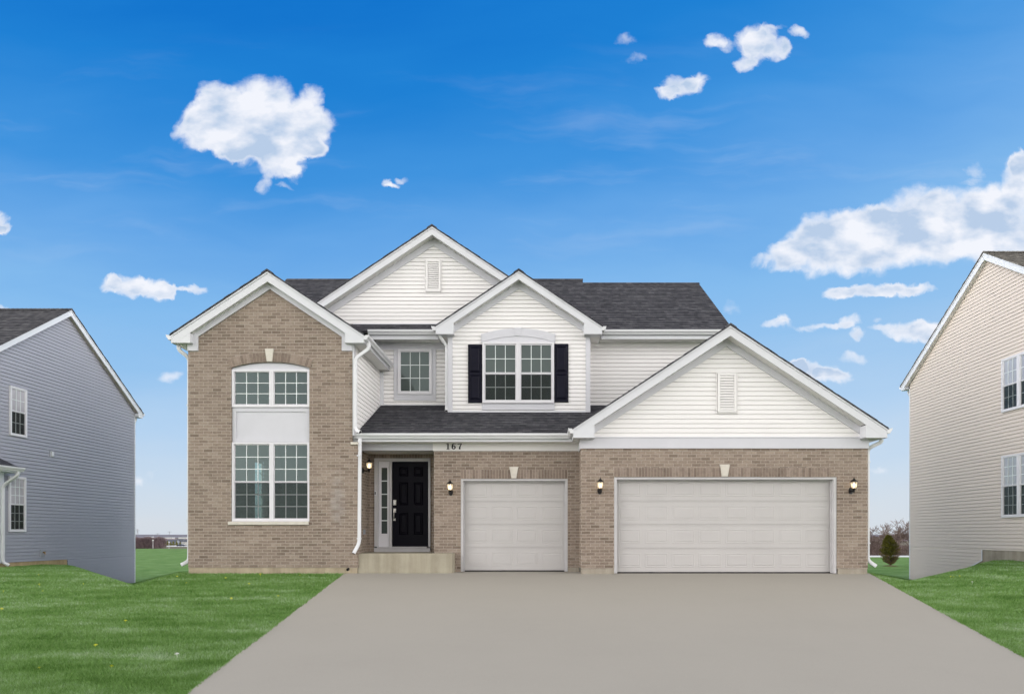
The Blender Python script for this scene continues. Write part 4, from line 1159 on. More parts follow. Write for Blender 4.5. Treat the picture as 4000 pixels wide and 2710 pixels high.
c_ = MB(); c_.box(GXw - .01, GXw + .016, wrd - .03, wrd + .02, -2.4, tg - .17); c_.build('corner_board', M['gray_trim'], HG)
window(HG, WG, 17.52, 18.09, 2.767, 4.149, 3, 2, 3.46, .014, .045, .02, .045, 'glass_pale', 'glass_side', lowrows=2)
window(HG, WG, 17.49, 18.06, .064, 1.628, 3, 3, .837, .014, .045, .02, .045, 'glass_pale', 'glass_side')
v = MB(); v.bevbox(WG, 18.97, 19.13, 2.33, 2.52, .012, .03, .005); vo = v.build('wall_vent', M['far_grey'], HG)
v = MB(); v.bevbox(WG, 19.0, 19.10, 2.35, 2.50, .0305, .06, .01); v.build('vent_hood', M['trim'], vo)
v = MB(); v.bevbox(WG, 18.6, 18.76, -.67, -.46, .012, .035, .005); vo = v.build('tap_box', M['far_grey'], HG)
v = MB(); v.tube([WG.p(18.69, -.55, .035), WG.p(18.69, -.55, .09), WG.p(18.69, -.60, .10)], .015, .015, 8, (0, 1, 0), 2.0); v.tube([WG.p(18.65, -.53, .08), WG.p(18.73, -.53, .08)], .01, .01, 8, (0, 0, 1), 2.0); v.build('tap', plain('brass', (.45, .28, .10), .4, .1, metal=.8), vo)
# small side roof with post and downspout at the frame edge
rz = 1.83
r_ = MB()
xo_ = GXw + .40
e1 = 17.48
r_.face([(xo_, 14.6, rz), (xo_, e1, rz), (GXw + .01, e1 - .42, rz + .30), (GXw + .01, 14.6, rz + .30)], [(0, 0), (2.9, 0), (2.5, .5), (0, .5)])
r_.face([(xo_, e1, rz), (GXw + .01, e1, rz), (GXw + .01, e1 - .42, rz + .30)])
r_.face([(xo_, 14.6, rz - .02), (xo_, e1, rz - .02), (GXw, e1, rz - .02), (GXw, 14.6, rz - .02)])
r_.build('side_roof', M['shingle'], HG)
g = MB(); g.sweep(GUT, (xo_, 14.6, rz + .01), (xo_, e1, rz + .01), (1, 0, 0)); g.build('gutter', M['gutter'], HG)
f = MB(); f.box(GXw + .02, xo_, 14.6, e1 - .02, rz - .14, rz - .025); f.build('fascia', M['gray_trim'], HG)
po = MB(); po.box(GXw + .012, GXw + .06, 17.16, 17.3, -.8, rz - .14); po.build('corner_board', M['gray_trim'], HG)
downspout(HG, [(xo_ + .03, 17.32, rz - .08), (xo_ + .03, 17.32, rz - .2), (GXw + .10, 17.22, rz - .5), (GXw + .10, 17.22, -.78), (GXw + .22, 17.28, -.86)], .04, .03, ref=(1, 0, 0))
downspout(HG, [(GXw - .02, wrd + .12, tg - .2), (GXw - .06, wrd + .06, tg - .4), (GXw - .06, wrd + .06, -1.8)], .03, .03)

# ================================================================== BEIGE HOUSE ON THE RIGHT
HB = empty('house', (17.0, 18.2, -1.0))
tag(HB, 'beige sided two storey house at the right edge with a weathered brown roof', 'house')
BX = 13.0
WB = Fr((BX, 0, 0), (0, 1, 0), (0, 0, 1), (-1, 0, 0))
pkb, hb_, tb_, sb_ = 18.16, 4.17, 5.25, .693
wrb, wfb = 22.05, 14.25; zfb_ = -.462
bwm = MB()
bwm.lap(WB, [(wfb, zfb_), (wrb, zfb_), (wrb, tb_ - .02), (pkb, tb_ + sb_ * hb_ - .13), (wfb, tb_ - .02)], .1016, .018, 0)
bwm.lap(WB, [(18.45, zfb_), (18.45, -.767), (19.1, -1.045), (wrb, -2.3), (wrb, zfb_)], .1016, .018, 0, t0=zfb_)
bwm.box(BX + .02, 26, wrb - .1, wrb, -3, tb_ - .1); bwm.box(BX + .02, 26, wfb, wfb + .1, -1.2, tb_ - .1)
bwm.build('siding_wall', M['beige_siding'], HB)
gable(HB, WB, pkb, hb_, tb_, sb_, .15, .21, tb_ - .16, .2, 10.0, wrb - pkb, 0, None, 'shingle_tan', 'gray_trim', 'soffit', gback=10.0)
fd = MB(); fd.box(BX + .008, BX + .3, wfb, 19.6, -2.0, zfb_ - .003); fd.build('foundation', M['found_grey'], HB)
c_ = MB(); c_.box(BX - .016, BX + .01, wrb - .03, wrb + .02, -2.4, tb_ - .16)
c_.prism(WB, [(18.42, zfb_), (18.42, -.78), (19.1, -1.07), (19.1, -1.045), (18.45, -.76), (18.45, zfb_)], .012, .02)
c_.build('corner_board', M['gray_trim'], HB)
for a, b in ((16.985, 17.61), (16.35, 16.98)):
    window(HB, WB, a, b, 3.40, 4.88, 3, 2, 4.125, .014, .05, .02, .045, 'glass_pale', 'glass_side', lowrows=2)
    window(HB, WB, a, b, .462, 2.185, 3, 3, 1.335, .014, .05, .02, .045, 'glass_pale', 'glass_side')
downspout(HB, [(BX + .05, wrb + .2, tb_ - .2), (BX + .06, wrb + .06, tb_ - .45), (BX + .06, wrb + .06, -1.6)], .03, .03)

# ================================================================== GROUND
def lerp_tab(tab, d):
    if d <= tab[0][0]: return tab[0][1]
    for (a, za), (b, zb_) in zip(tab, tab[1:]):
        if d <= b:
            k = (d - a) / (b - a); return za + (zb_ - za) * k
    return tab[-1][1]
s0 = -1.586
TL = [(-60, s0), (-2, s0), (0, s0), (14, GZ), (17.2, -.933), (19.7, -.978), (20.3, -1.12), (22.9, -1.865), (30, -1.95), (80, -1.86), (95, -2.35), (150, -5.0), (250, -8.4), (400, -9.4), (9000, -9.6)]
TR = [(-60, s0), (-2, s0), (0, s0), (14, GZ), (16.85, -.68), (17.97, -.767), (19.1, -1.045), (22, -1.645), (31, -1.58), (48, -1.70), (60, -2.7), (80, -3.9), (150, -6.9), (250, -9.0), (400, -9.4), (9000, -9.6)]
TC = [(-60, s0), (-2, s0), (0, s0), (14, GZ), (15, GZ), (16, -.93), (22, -1.3), (30, -1.75), (60, -2.2), (95, -2.9), (150, -5.0), (250, -8.4), (400, -9.4), (9000, -9.6)]
def sst(x): x = min(1, max(0, x)); return x * x * (3 - 2 * x)
QL = [(.5, .0633), (.575, .0633), (.6486, .0814), (.7006, .0653), (.7424, .0518), (.754, .0496), (.796, .049), (.861, .0541), (1.2, .056)]
QR = [(.45, .0633), (.5245, .0640), (.590, .0752), (.593, .0739), (.680, .0547), (.705, .0465), (.723, .0427), (.771, .0404), (1.2, .039)]
def ground(x, d):
    if d <= 0: return s0
    r = -x / d
    c = lerp_tab(TC, d); pl = s0 + .05 * min(d, 14.0)
    if d <= 14.0:
        if abs(x) < 4: return pl
    if x < -4:
        q = lerp_tab(QL, r); dw = 14.85 / max(r, .6475)
        e = .007 * sst((r - .575) / .07)
        if d >= 23: z = max(lerp_tab(TL, d), -(q - .0036) * d) if r < .6475 else lerp_tab(TL, d)
        else:
            z = min(pl, -(q + e * max(0, 1 - d / dw)) * min(d, dw + .5))
            if d > 14 and r < .6475: z = -(q + e * max(0, 1 - d / dw) - .0004 * (d - 14)) * d
        k = sst((-x - 4) / 3.5) if d > 14 else 1
        return z if d <= 14 else c + (z - c) * k
    if x > 4:
        r = -r; q = lerp_tab(QR, r); dw = 13.0 / max(r, .59)
        pr_ = s0 + .05 * min(d, 18.0) if r > .59 else pl
        e = .006 * sst((r - .5245) / .065)
        if d >= 22.05: z = max(lerp_tab(TR, d), -(q - .0032) * d) if r < .59 else lerp_tab(TR, d)
        else:
            z = min(pr_, -(q + e * max(0, 1 - d / dw)) * min(d, dw + .5))
            if d > 14 and r < .59: z = -(q + e * max(0, 1 - d / dw) - .0004 * (d - 14)) * d
        k = sst((x - 4) / 3.2) if d > 14 else 1
        return z if d <= 14 else c + (z - c) * k
    return c if d > 14 else pl
xs = sorted(set([round(v, 3) for v in np.concatenate([np.linspace(-17, 17, 171), np.linspace(-60, -16, 23), np.linspace(16, 60, 23), np.linspace(-500, -60, 12), np.linspace(60, 500, 12), np.array([-3200, -1500, 1500, 3200.])])]))
ds = sorted(set([round(v, 3) for v in np.concatenate([np.array([-60, -30, -10, -2.]), np.linspace(0, 8, 9), np.linspace(8, 14, 37), np.linspace(14, 24, 81), np.linspace(24, 32, 17), np.linspace(32, 150, 60), np.linspace(160, 400, 25), np.array([600, 1000, 2000, 3200.])])]))
vs, fs = [], []
for d in ds:
    for x in xs: vs.append((x, d, ground(x, d)))
nx = len(xs)
for i in range(len(ds) - 1):
    for j in range(nx - 1): fs.append((i * nx + j, i * nx + j + 1, (i + 1) * nx + j + 1, (i + 1) * nx + j))
g = MB(); g.shared(vs, fs)
tag(g.build('lawn', M['lawn'], None, smooth=True), 'mown green lawn falling away behind the houses', 'lawn', kind='structure')

# driveway: flared slab on the slope
def dz(d): return s0 + .05 * min(d, 14.0) if d > 0 else s0
dl = [(14.0, PX(1345, 14.0)), (5.2, -2.93), (0, -1.95), (-6, -1.95)]
drr = [(14.0, PX(3396, 14.0)), (6.4, 4.94), (0, 2.95), (-6, 2.95)]
def edge(tab, d):
    t = sorted(tab); return lerp_tab(t, d)
dv = MB(); rows = [-6, -3, 0] + list(np.linspace(.5, 14.0, 28))
for a, b in zip(rows, rows[1:]):
    za, zb2 = dz(a) + .012, dz(b) + .012
    la, lb, ra, rb_ = edge(dl, a), edge(dl, b), edge(drr, a), edge(drr, b)
    dv.face([(la, a, za), (ra, a, za), (rb_, b, zb2), (lb, b, zb2)])
    dv.face([(la, a, za), (lb, b, zb2), (lb, b, zb2 - .05), (la, a, za - .05)]); dv.face([(ra, a, za), (rb_, b, zb2), (rb_, b, zb2 - .05), (ra, a, za - .05)])
zt = dz(14) + .012
dv.face([(edge(dl, 14), 14, zt), (edge(drr, 14), 14, zt), (x1g - .02, 14.0, zt), (x1g - .02, 14.9, zt), (hx(1765), 14.9, zt), (hx(1765), 14.0, zt)])
tag(dv.build('driveway', M['drive']), 'smooth grey concrete driveway flaring up to the garages', 'driveway', kind='structure')

# added pale strip, a bright halo along the crest behind the right lawn
pt_ = MB()
for i in range(15):
    a, b = 9 + i * 2.0, 11 + i * 2.0
    za, zb2 = max(ground(a, 46), ground(a, 48)) + .04, max(ground(b, 46), ground(b, 48)) + .04
    pt_.hexa([(a, 45.6, za - .3), (b, 45.6, zb2 - .3), (b, 48.2, zb2 - .3), (a, 48.2, za - .3), (a, 45.6, za), (b, 45.6, zb2), (b, 48.2, zb2), (a, 48.2, za)])
tag(pt_.build('path', M['path']), 'thin pale strip added as a bright halo behind the right lawn', 'path', kind='structure')

# ---- grass blades (stuff) ---------------------------------------------------
def grass():
    n = 480000
    # density falls off with distance
    u = rng.random(n); D = 4.4 * (32 / 4.4) ** (u ** 1.15)
    side = rng.random(n) < .72
    lft = np.array([edge(dl, d) for d in np.linspace(0, 34, 341)]); rgt = np.array([edge(drr, d) for d in np.linspace(0, 34, 341)])
    li = np.interp(D, np.linspace(0, 34, 341), lft); ri = np.interp(D, np.linspace(0, 34, 341), rgt)
    xl = -(2110 + 160) / FPX * D; xr = (1890 + 160) / FPX * D
    X = np.where(side, xl + (li + .02 - xl) * rng.random(n), ri - .02 + (xr - ri + .02) * rng.random(n))
    ok = np.where(side, li > xl, xr > ri)
    # keep clear of buildings
    ok &= ~((X > bx0 - .01) & (X < x1g + .02) & (D > 13.98)) & ~((X < GXw + .0) & (D > 16.3)) & ~((X > BX - .0) & (D > 14.2))
    X, D = X[ok], D[ok]; n = len(X)
    Zg = np.array([ground(x, d) for x, d in zip(X, D)])
    clump = np.array([mnoise.noise(Vector((x * 3.1, d * 3.1, 0))) for x, d in zip(X, D)])
    h = (.022 + .022 * rng.random(n)) * (1 + .55 * clump) * np.clip((24 - D) / 10, .22, 1) * (1 + .1 * np.maximum(0, D - 8) / 8)
    w = .0028 * (1 + .5 * rng.random(n)) * np.clip(D / 7, .8, 3)
    a = rng.random(n) * 2 * np.pi; ln_ = h * (.25 + .8 * rng.random(n)); b = rng.random(n) * 2 * np.pi
    V = np.zeros((n, 3, 3))
    V[:, 0] = np.stack([X - w * np.cos(a), D - w * np.sin(a), Zg], 1)
    V[:, 1] = np.stack([X + w * np.cos(a), D + w * np.sin(a), Zg], 1)
    V[:, 2] = np.stack([X + ln_ * np.cos(b), D + ln_ * np.sin(b), Zg + h], 1)
    me = bpy.data.meshes.new('grass'); me.vertices.add(3 * n); me.vertices.foreach_set('co', V.reshape(-1))
    me.loops.add(3 * n); me.loops.foreach_set('vertex_index', np.arange(3 * n, dtype=np.int32))
    me.polygons.add(n); me.polygons.foreach_set('loop_start', np.arange(0, 3 * n, 3, dtype=np.int32)); me.polygons.foreach_set('loop_total', np.full(n, 3, dtype=np.int32))
    me.update(calc_edges=True); me.materials.append(M['blades'])
    o = bpy.data.objects.new('grass', me); COL.objects.link(o)
    tag(o, 'short green grass blades covering the front lawns', 'grass', kind='stuff')
grass()

# ---- dandelions -----------------------------------------------------------
def ray_ground(px, py):
    sx_, sz_ = (px - VX) / FPX, (VY - py) / FPX
    d = 3.0
    while d < 120:
        if sz_ * d <= ground(sx_ * d, d): return sx_ * d, d
        d += .02
    return None
def flower_mesh(mat, name, hgt=.045, r=.024):
    m = MB(); pts = []
    for ring_, (rr, zz) in enumerate(((r, hgt), (r * .75, hgt + .006), (r * .45, hgt + .011))):
        for k in range(10):
            a = 2 * math.pi * (k + ring_ * .5) / 10; c, s2 = math.cos(a), math.sin(a); e = .22
            m.face([(rr * .2 * c, rr * .2 * s2, zz - .004), (rr * math.cos(a - e), rr * math.sin(a - e), zz), (rr * 1.08 * c, rr * 1.08 * s2, zz + .001), (rr * math.cos(a + e), rr * math.sin(a + e), zz)])
    m.tube([(0, 0, 0), (.003, 0, hgt * .5), (0, 0, hgt)], .002, .002, 5, (0, 1, 0), 2.0)
    return m.build(name, mat)
f0 = flower_mesh(M['petal'], 'dandelion'); f1 = flower_mesh(M['white_petal'], 'white_clover')
spots = [(13, 2315), (167, 2315), (157, 2291), (322, 2285), (489, 2432), (373, 2532), (157, 2618), (1085, 2335), (902, 2344), (975, 2286), (730, 2283), (694, 2256), (1018, 2250), (1173, 2252), (885, 2262), (3, 2386), (431, 2615), (152, 2250), (3713, 2256), (3722, 2258), (3750, 2256)]
first = True
for px, py in spots:
    g_ = ray_ground(px, py)
    if not g_: continue
    x, d = g_
    o = f0 if first else f0.copy()
    if not first: COL.objects.link(o)
    o.location = (x, d, ground(x, d)); o.rotation_euler = (random.uniform(-.3, .5), random.uniform(-.3, .3), random.uniform(0, 6)); k = random.uniform(.6, .95) * (1.25 if d > 10 else 1); o.scale = (k, k, k)
    lab = 'small yellow dandelion blooming in the left lawn' if px < 2000 else 'small yellow dandelion in the right lawn below the beige house'
    tag(o, lab, 'flower', 'yellow dandelions in the left lawn' if px < 2000 else 'yellow dandelions in the right lawn'); first = False
o = f1; x, d = ray_ground(691, 2571); o.location = (x, d, ground(x, d)); tag(o, 'small white flower in the left lawn near the driveway', 'flower')
o = f1.copy(); COL.objects.link(o); x, d = ray_ground(3798, 2280); o.location = (x, d, ground(x, d)); tag(o, 'small white flower in the right lawn below the beige house', 'flower')

# ---- young spruce between the houses ------------------------------------------
DS = 31.0; sx_c = PX(3477, DS); sz_g = ground(sx_c, DS)
SP = empty('evergreen_tree', (sx_c, DS, sz_g))
tag(SP, 'small dark evergreen with browned lower branches behind the right side of the brick house', 'tree')
ht = PZ(2086, DS) - sz_g
t = MB(); t.tube([(sx_c, DS, sz_g - .05), (sx_c + .01, DS, sz_g + ht * .5), (sx_c - .1, DS, sz_g + ht * .97)], [.028, .02, .006], [.028, .02, .006], 7, (0, 1, 0), 2.0)
rr_ = random.Random(3)
cr = MB(); dead = MB(); tw = MB()
PROF = [(0, .08), (.08, .22), (.16, .36), (.28, .43), (.42, .445), (.6, .38), (.75, .28), (.88, .17), (.97, .07), (1.1, .02)]
def prof(k): return lerp_tab(PROF, k)
for i in range(420):
    k = .06 + .92 * rr_.random() ** .9
    a = rr_.random() * 2 * math.pi; R0 = prof(k) * rr_.uniform(.75, 1.08)
    cxx = sx_c + .01 * k - .1 * max(0, k - .5) * 2 * 1.0
    base = Vector((cxx, DS, sz_g + ht * k - R0 * .25)); tipv = base + Vector((R0 * math.cos(a), R0 * math.sin(a), R0 * .45))
    isdead = k < .36 and (rr_.random() < .85 if math.cos(a) > -.1 else rr_.random() < .45)
    tw.tube([base, (base + tipv) / 2 + Vector((0, 0, -.01)), tipv], [.006, .004, .002], [.006, .004, .002], 4, (0, 0, 1), 2.0, caps=False)
    nn = int(46 if not isdead else 26)
    for j in range(nn):
        f = rr_.uniform(.15, 1.05); p = base + (tipv - base) * f
        dv_ = Vector((rr_.gauss(0, 1), rr_.gauss(0, 1), rr_.gauss(0, .8))).normalized()
        dv_ = (dv_ + (tipv - base).normalized() * .8).normalized()
        l = rr_.uniform(.03, .065); sd_ = dv_.cross(Vector((rr_.random(), rr_.random(), rr_.random()))).normalized() * .009
        (dead if isdead or (k < .55 and math.cos(a) > .45 and rr_.random() < .45) else cr).face([p - sd_, p + sd_, p + dv_ * l])
Tt = t.build('trunk', M['bark'], SP); tw.build('branch', M['bark'], SP); cr.build('crown', M['needles'], SP); note(dead.build('browned_foliage', M['dead_needles'], SP), 'sparse browned lower foliage of the evergreen')
mu = MB(); ringv = [(sx_c + .36 * math.cos(2 * math.pi * i / 20) * rr_.uniform(.85, 1.1), DS + .36 * math.sin(2 * math.pi * i / 20), sz_g + .012) for i in range(20)]
mu.shared([(sx_c, DS, sz_g + .05)] + ringv, [(0, 1 + i, 1 + (i + 1) % 20) for i in range(20)])
tag(mu.build('mulch_ring', M['mulch'], None, origin=(sx_c, DS, sz_g)), 'ring of reddish bark mulch under the small evergreen', 'mulch')

# ---- bare trees behind --------------------------------------------------------
def bare_tree(name, loc, hgt, seed, spread=.72):
    r = random.Random(seed); root = empty(name, loc); tk = MB(); br = MB()
    loc = Vector(loc)
    def grow(p, d, l, rad, lev):
        n = 3; pts = [p]; dd = d.copy()
        for i in range(n):
            dd = (dd + Vector((r.gauss(0, .13), r.gauss(0, .13), r.gauss(0, .06)))).normalized(); pts.append(pts[-1] + dd * l / n)
        r1 = max(rad * .68, .042)
        mb = tk if lev == 0 else br
        mb.tube(pts, [rad + (r1 - rad) * i / n for i in range(n + 1)], [rad + (r1 - rad) * i / n for i in range(n + 1)], 5 if lev < 2 else 3, (.3, .5, .2), 2.0, caps=False)
        if lev >= 6: return
        k = 3 if lev < 5 else 3
        for i in range(k):
            a = r.random() * 6.283; tilt = r.uniform(.3, .85) * (spread / .55)
            ax = dd.orthogonal().normalized(); side = (ax * math.cos(a) + dd.cross(ax) * math.sin(a))
            nd = (dd * math.cos(tilt) + side * math.sin(tilt) + Vector((0, 0, .12))).normalized()
            q = pts[-1] if i == 0 or lev == 0 else pts[r.choice((1, 2, 3))]
            grow(q, nd, l * r.uniform(.62, .84), r1 * r.uniform(.75, 1.0), lev + 1)
    grow(loc - Vector((0, 0, .2)), Vector((r.gauss(0, .05), 0, 1)).normalized(), hgt * .27, hgt * .024, 0)
    tk.build('trunk', M['bark'], root); br.build('crown', M['twig'], root)
    return root
def dup(o, loc, rz, sc):
    c = o.copy(); COL.objects.link(c); c.location = loc; c.rotation_euler = (0, 0, rz); c.scale = (sc, sc, sc)
    for ch in o.children:
        d = ch.copy(); COL.objects.link(d); d.parent = c
    return c
DT = 180.0
def tz_(px, D): return (PX(px, D), D, ground(PX(px, D), D) - .2)
grp = 'bare trees beyond the right lawn'
T1 = bare_tree('bare_tree', tz_(3505, DT), 13.5, 5)
tag(T1, 'wide bare tree beyond the right lawn, right behind the small evergreen', 'tree', grp)
T2 = bare_tree('bare_tree', tz_(3432, DT + 6), 12.5, 11, .8)
tag(T2, 'bare tree beyond the lawn between the brick house corner and the small evergreen', 'tree', grp)
tag(dup(T1, tz_(3552, DT + 10), 2.1, .95), 'bare tree partly hidden behind the beige house corner', 'tree', grp)
tag(dup(T2, tz_(3400, DT + 14), 1.2, .98), 'bare tree partly hidden behind the brick house corner', 'tree', grp)
tag(dup(T1, tz_(3477, DT + 22), 4.0, .98), 'bare tree standing straight behind the top of the small evergreen', 'tree', grp)
def brush(name, x0, x1, d0, d1, h0, h1, n, mat, seed, tsz=.6, wd=.05):
    r = np.random.default_rng(seed); V = np.zeros((n, 3, 3))
    X = x0 + (x1 - x0) * r.random(n); D = d0 + (d1 - d0) * r.random(n)
    G = np.array([ground(x, d) for x, d in zip(X, D)])
    top = np.array([h0 + (h1 - h0) * (.5 + .5 * mnoise.noise(Vector((x * .23, d * .1, seed)))) for x, d in zip(X, D)])
    Zc = G + top * r.random(n) ** .8
    a = r.normal(0, 1, (n, 3)); a[:, 2] = np.abs(a[:, 2]) + .6; a /= np.linalg.norm(a, axis=1)[:, None]
    s_ = r.normal(0, 1, (n, 3)); s_ /= np.linalg.norm(s_, axis=1)[:, None]
    P = np.stack([X, D, Zc], 1); l = (tsz * (.5 + r.random(n)))[:, None]
    V[:, 0] = P - s_ * wd; V[:, 1] = P + s_ * wd; V[:, 2] = P + a * l
    me = bpy.data.meshes.new(name); me.from_pydata(V.reshape(-1, 3).tolist(), [], [(3 * i, 3 * i + 1, 3 * i + 2) for i in range(n)])
    me.materials.append(mat); o = bpy.data.objects.new(name, me); COL.objects.link(o); return o
tag(brush('brush', 86, 116, DT + 2, DT + 34, 2.8, 5.8, 26000, M['brush'], 2, .9, .05), 'brown leafless brush massed under the bare trees on the right', 'brush', kind='stuff')
DH = 400.0
tag(brush('woods', PX(440, DH), PX(634, DH), DH - 5, DH + 5, 5.2, 8.0, 30000, M['purple_brush'], 9, 1.1, .10), 'purple-brown leafless woods beyond the lawn at left', 'woods', kind='stuff')

# ---- far plain: houses, sheds, masts --------------------------------------------
def far_house(px0, px1, pyeave, pyridge, pybase, D, wall, label, cat='house', flat=False, win=()):
    x0, x1 = PX(px0, D), PX(px1, D); zb0 = PZ(pybase, D) - 1.0; ze_, zr_ = PZ(pyeave, D), PZ(pyridge, D)
    R0 = empty('house' if not flat else 'warehouse', ((x0 + x1) / 2, D, zb0)); dp = 9.0
    m = MB(); m.box(x0, x1, D, D + dp, zb0, ze_)
    if not flat:
        for xx in (x0, x1): m.face([(xx, D, ze_), (xx, D + dp, ze_), (xx, D + dp / 2, zr_)])
    m.build('wall', M[wall], R0)
    r = MB()
    if flat: r.box(x0 - .2, x1 + .2, D - .2, D + dp + .2, ze_ + .02, zr_)
    else:
        for s2 in (0, 1):
            yy = D - .4 if s2 == 0 else D + dp + .4
            r.face([(x0 - .4, yy, ze_ - .1), (x1 + .4, yy, ze_ - .1), (x1 + .4, D + dp / 2, zr_ + .1), (x0 - .4, D + dp / 2, zr_ + .1)])
    r.build('roof', M['far_roof' if not flat else 'far_grey'], R0)
    for (a, b, c, d) in win:
        q = MB(); q.box(PX(a, D), PX(b, D), D - .05, D - .01, PZ(d, D), PZ(c, D)); q.build('window', M['far_glass'], R0)
    return tag(R0, label, cat, 'far houses on the plain' if not flat else 'far sheds on the plain')
far_house(646, 684, 2117.5, 2107, 2131, 560, 'far_grey', 'low pale grey far house with slate roof beside the purple woods', win=((653, 656, 2121, 2127), (668, 672, 2121, 2127)))
far_house(684, 709, 2115, 2104, 2131, 580, 'far_grey', 'far grey house with tall slate roof between two others', win=((688, 692, 2118, 2120), (700, 704, 2118, 2122)))
far_house(710.5, 735, 2115, 2107.5, 2132, 550, 'far_wall', 'white two storey far house next to the downspout', win=((713, 715, 2119, 2121), (717, 719, 2119, 2121), (720, 722, 2119, 2121), (714, 716, 2126, 2130)))
far_house(628, 672, 2098.5, 2096.5, 2101.5, 1100, 'far_wall', 'long low white warehouse above the grey far house', 'warehouse', True)
far_house(697, 728, 2098.5, 2096, 2102, 1050, 'far_wall', 'long low white warehouse above the white far house', 'warehouse', True)
far_house(569, 590, 2096, 2093.5, 2099, 1300, 'far_wall', 'tiny white far building above the purple woods', 'warehouse', True)
rd = MB(); z_ = lambda D: ground(-230, D) + .05
rd.face([(PX(648, 470), 470, z_(470)), (PX(745, 470), 470, z_(470)), (PX(745, 520), 520, z_(520)), (PX(655, 520), 520, z_(520))])
tag(rd.build('road', M['path']), 'pale road in front of the far houses', 'road', kind='structure')
def mast(px, pt, pb, D, label, arms=True):
    x, zt_, zb1 = PX(px, D), PZ(pt, D), PZ(pb, D) - 2
    m = MB(); w = D * .00022
    for s2 in (-1, 1): m.tube([(x + s2 * w * 3, D, zb1), (x + s2 * w * .6, D, zt_)], w * .8, w * .8, 4, (0, 1, 0), 2.0)
    o = None
    m2 = MB()
    if arms:
        for k, l in ((.97, 4), (.85, 5.5)):
            z1 = zb1 + (zt_ - zb1) * k; m2.tube([(x - l * w * 3, D, z1), (x + l * w * 3, D, z1)], w * .7, w * .7, 4, (0, 0, 1), 2.0)
    R0 = empty('power_pylon', (x, D, zb1)); m.build('mast', M['steel'], R0); 
    if arms: m2.build('cross_arm', M['steel'], R0)
    tag(R0, label, 'pylon', 'power pylons on the horizon')
mast(536, 2064, 2087, 1500, 'tallest power pylon on the horizon next to the grey house corner')
mast(538.7, 2069, 2087, 1700, 'second power pylon just right of the tallest one')
mast(662, 2075, 2087, 1500, 'power pylon on the horizon near the brick house downspout')
mast(616.5, 2082, 2094, 1400, 'short power pylon midway between the houses on the horizon')
def lamp_pole(px, pt, pb, D, label):
    x, zt_, zb1 = PX(px, D), PZ(pt, D), ground(PX(px, D), D)
    R0 = empty('street_lamp', (x, D, zb1)); m = MB(); m.tube([(x, D, zb1), (x, D, zt_)], .13, .13, 6, (0, 1, 0), 2.0); m.build('pole', M['path'], R0)
    q = MB(); q.lathe((x, D, zt_), [(0, .7), (.45, .4), (.5, 0), (0, -.2)], 8); q.build('lamp_head', M['far_wall'], R0)
    tag(R0, label, 'street lamp', 'street lamps on the far plain')
lamp_pole(597.5, 2110.5, 2141, 380, 'pale street lamp in front of the purple woods'); lamp_pole(660, 2118, 2141, 400, 'pale street lamp in front of the far grey house')
# far cars
def car(px, D, label):
    x = PX(px, D); z0_ = ground(x, D) + .1; R0 = empty('parked_car', (x, D, z0_)); fr = FF(D)
    m = MB(); m.prism(fr, [(x - 2.1, z0_ + .3), (x + 2.1, z0_ + .3), (x + 2.15, z0_ + .8), (x + 1.2, z0_ + .95), (x + .7, z0_ + 1.45), (x - 1.1, z0_ + 1.45), (x - 1.7, z0_ + .95), (x - 2.15, z0_ + .85)], -1.7, 0); m.build('body', M['carpaint'], R0)
    for s2 in (-1.3, 1.3):
        w = MB(); w.tube([(x + s2, D - .02, z0_ + .33), (x + s2, D + .2, z0_ + .33)], .33, .33, 12, (0, 0, 1), 2.0); w.build('wheel', M['black'], R0)
    tag(R0, label, 'car', 'cars parked by the far road')
car(700, 480, 'leftmost dark far car by the pale road'); car(709, 482, 'rightmost dark far car by the pale road')
def far_tree(px, D, h, label):
    x = PX(px, D); z0_ = ground(x, D) - .1; R0 = empty('evergreen_tree', (x, D, z0_)); m = MB(); q = MB(); rr3 = random.Random(int(px * 7))
    q.tube([(x, D, z0_), (x, D, z0_ + h * .3)], .12, .1, 5, (0, 1, 0), 2.0)
    for i in range(260):
        k = rr3.random(); a = rr3.random() * 6.283; R1 = h * .3 * (1 - k) * rr3.uniform(.4, 1.1); p = Vector((x + R1 * math.cos(a), D + R1 * math.sin(a), z0_ + h * (.12 + .88 * k)))
        e = Vector((rr3.gauss(0, .3), rr3.gauss(0, .3), rr3.gauss(0, .3))); f_ = Vector((rr3.gauss(0, .3), rr3.gauss(0, .3), rr3.gauss(0, .3)))
        m.face([p, p + e, p + f_])
    q.build('trunk', M['bark'], R0); m.build('crown', M['needles'], R0); tag(R0, label, 'tree', 'far evergreens by the houses')
for px, dd, h, lab in ((646, 500, 3.4, 'far evergreen at the left end of the pale grey house'), (655, 505, 3.8, 'far evergreen left of centre before the pale grey house'), (665.5, 505, 3.2, 'far evergreen right of centre before the pale grey house'), (677, 505, 3.5, 'far evergreen between the pale grey and tall roofed far houses'), (690, 505, 4.2, 'tallest far evergreen before the tall roofed grey house'), (704, 505, 3.0, 'far evergreen beside the white far house')):
    far_tree(px, dd, h, lab)

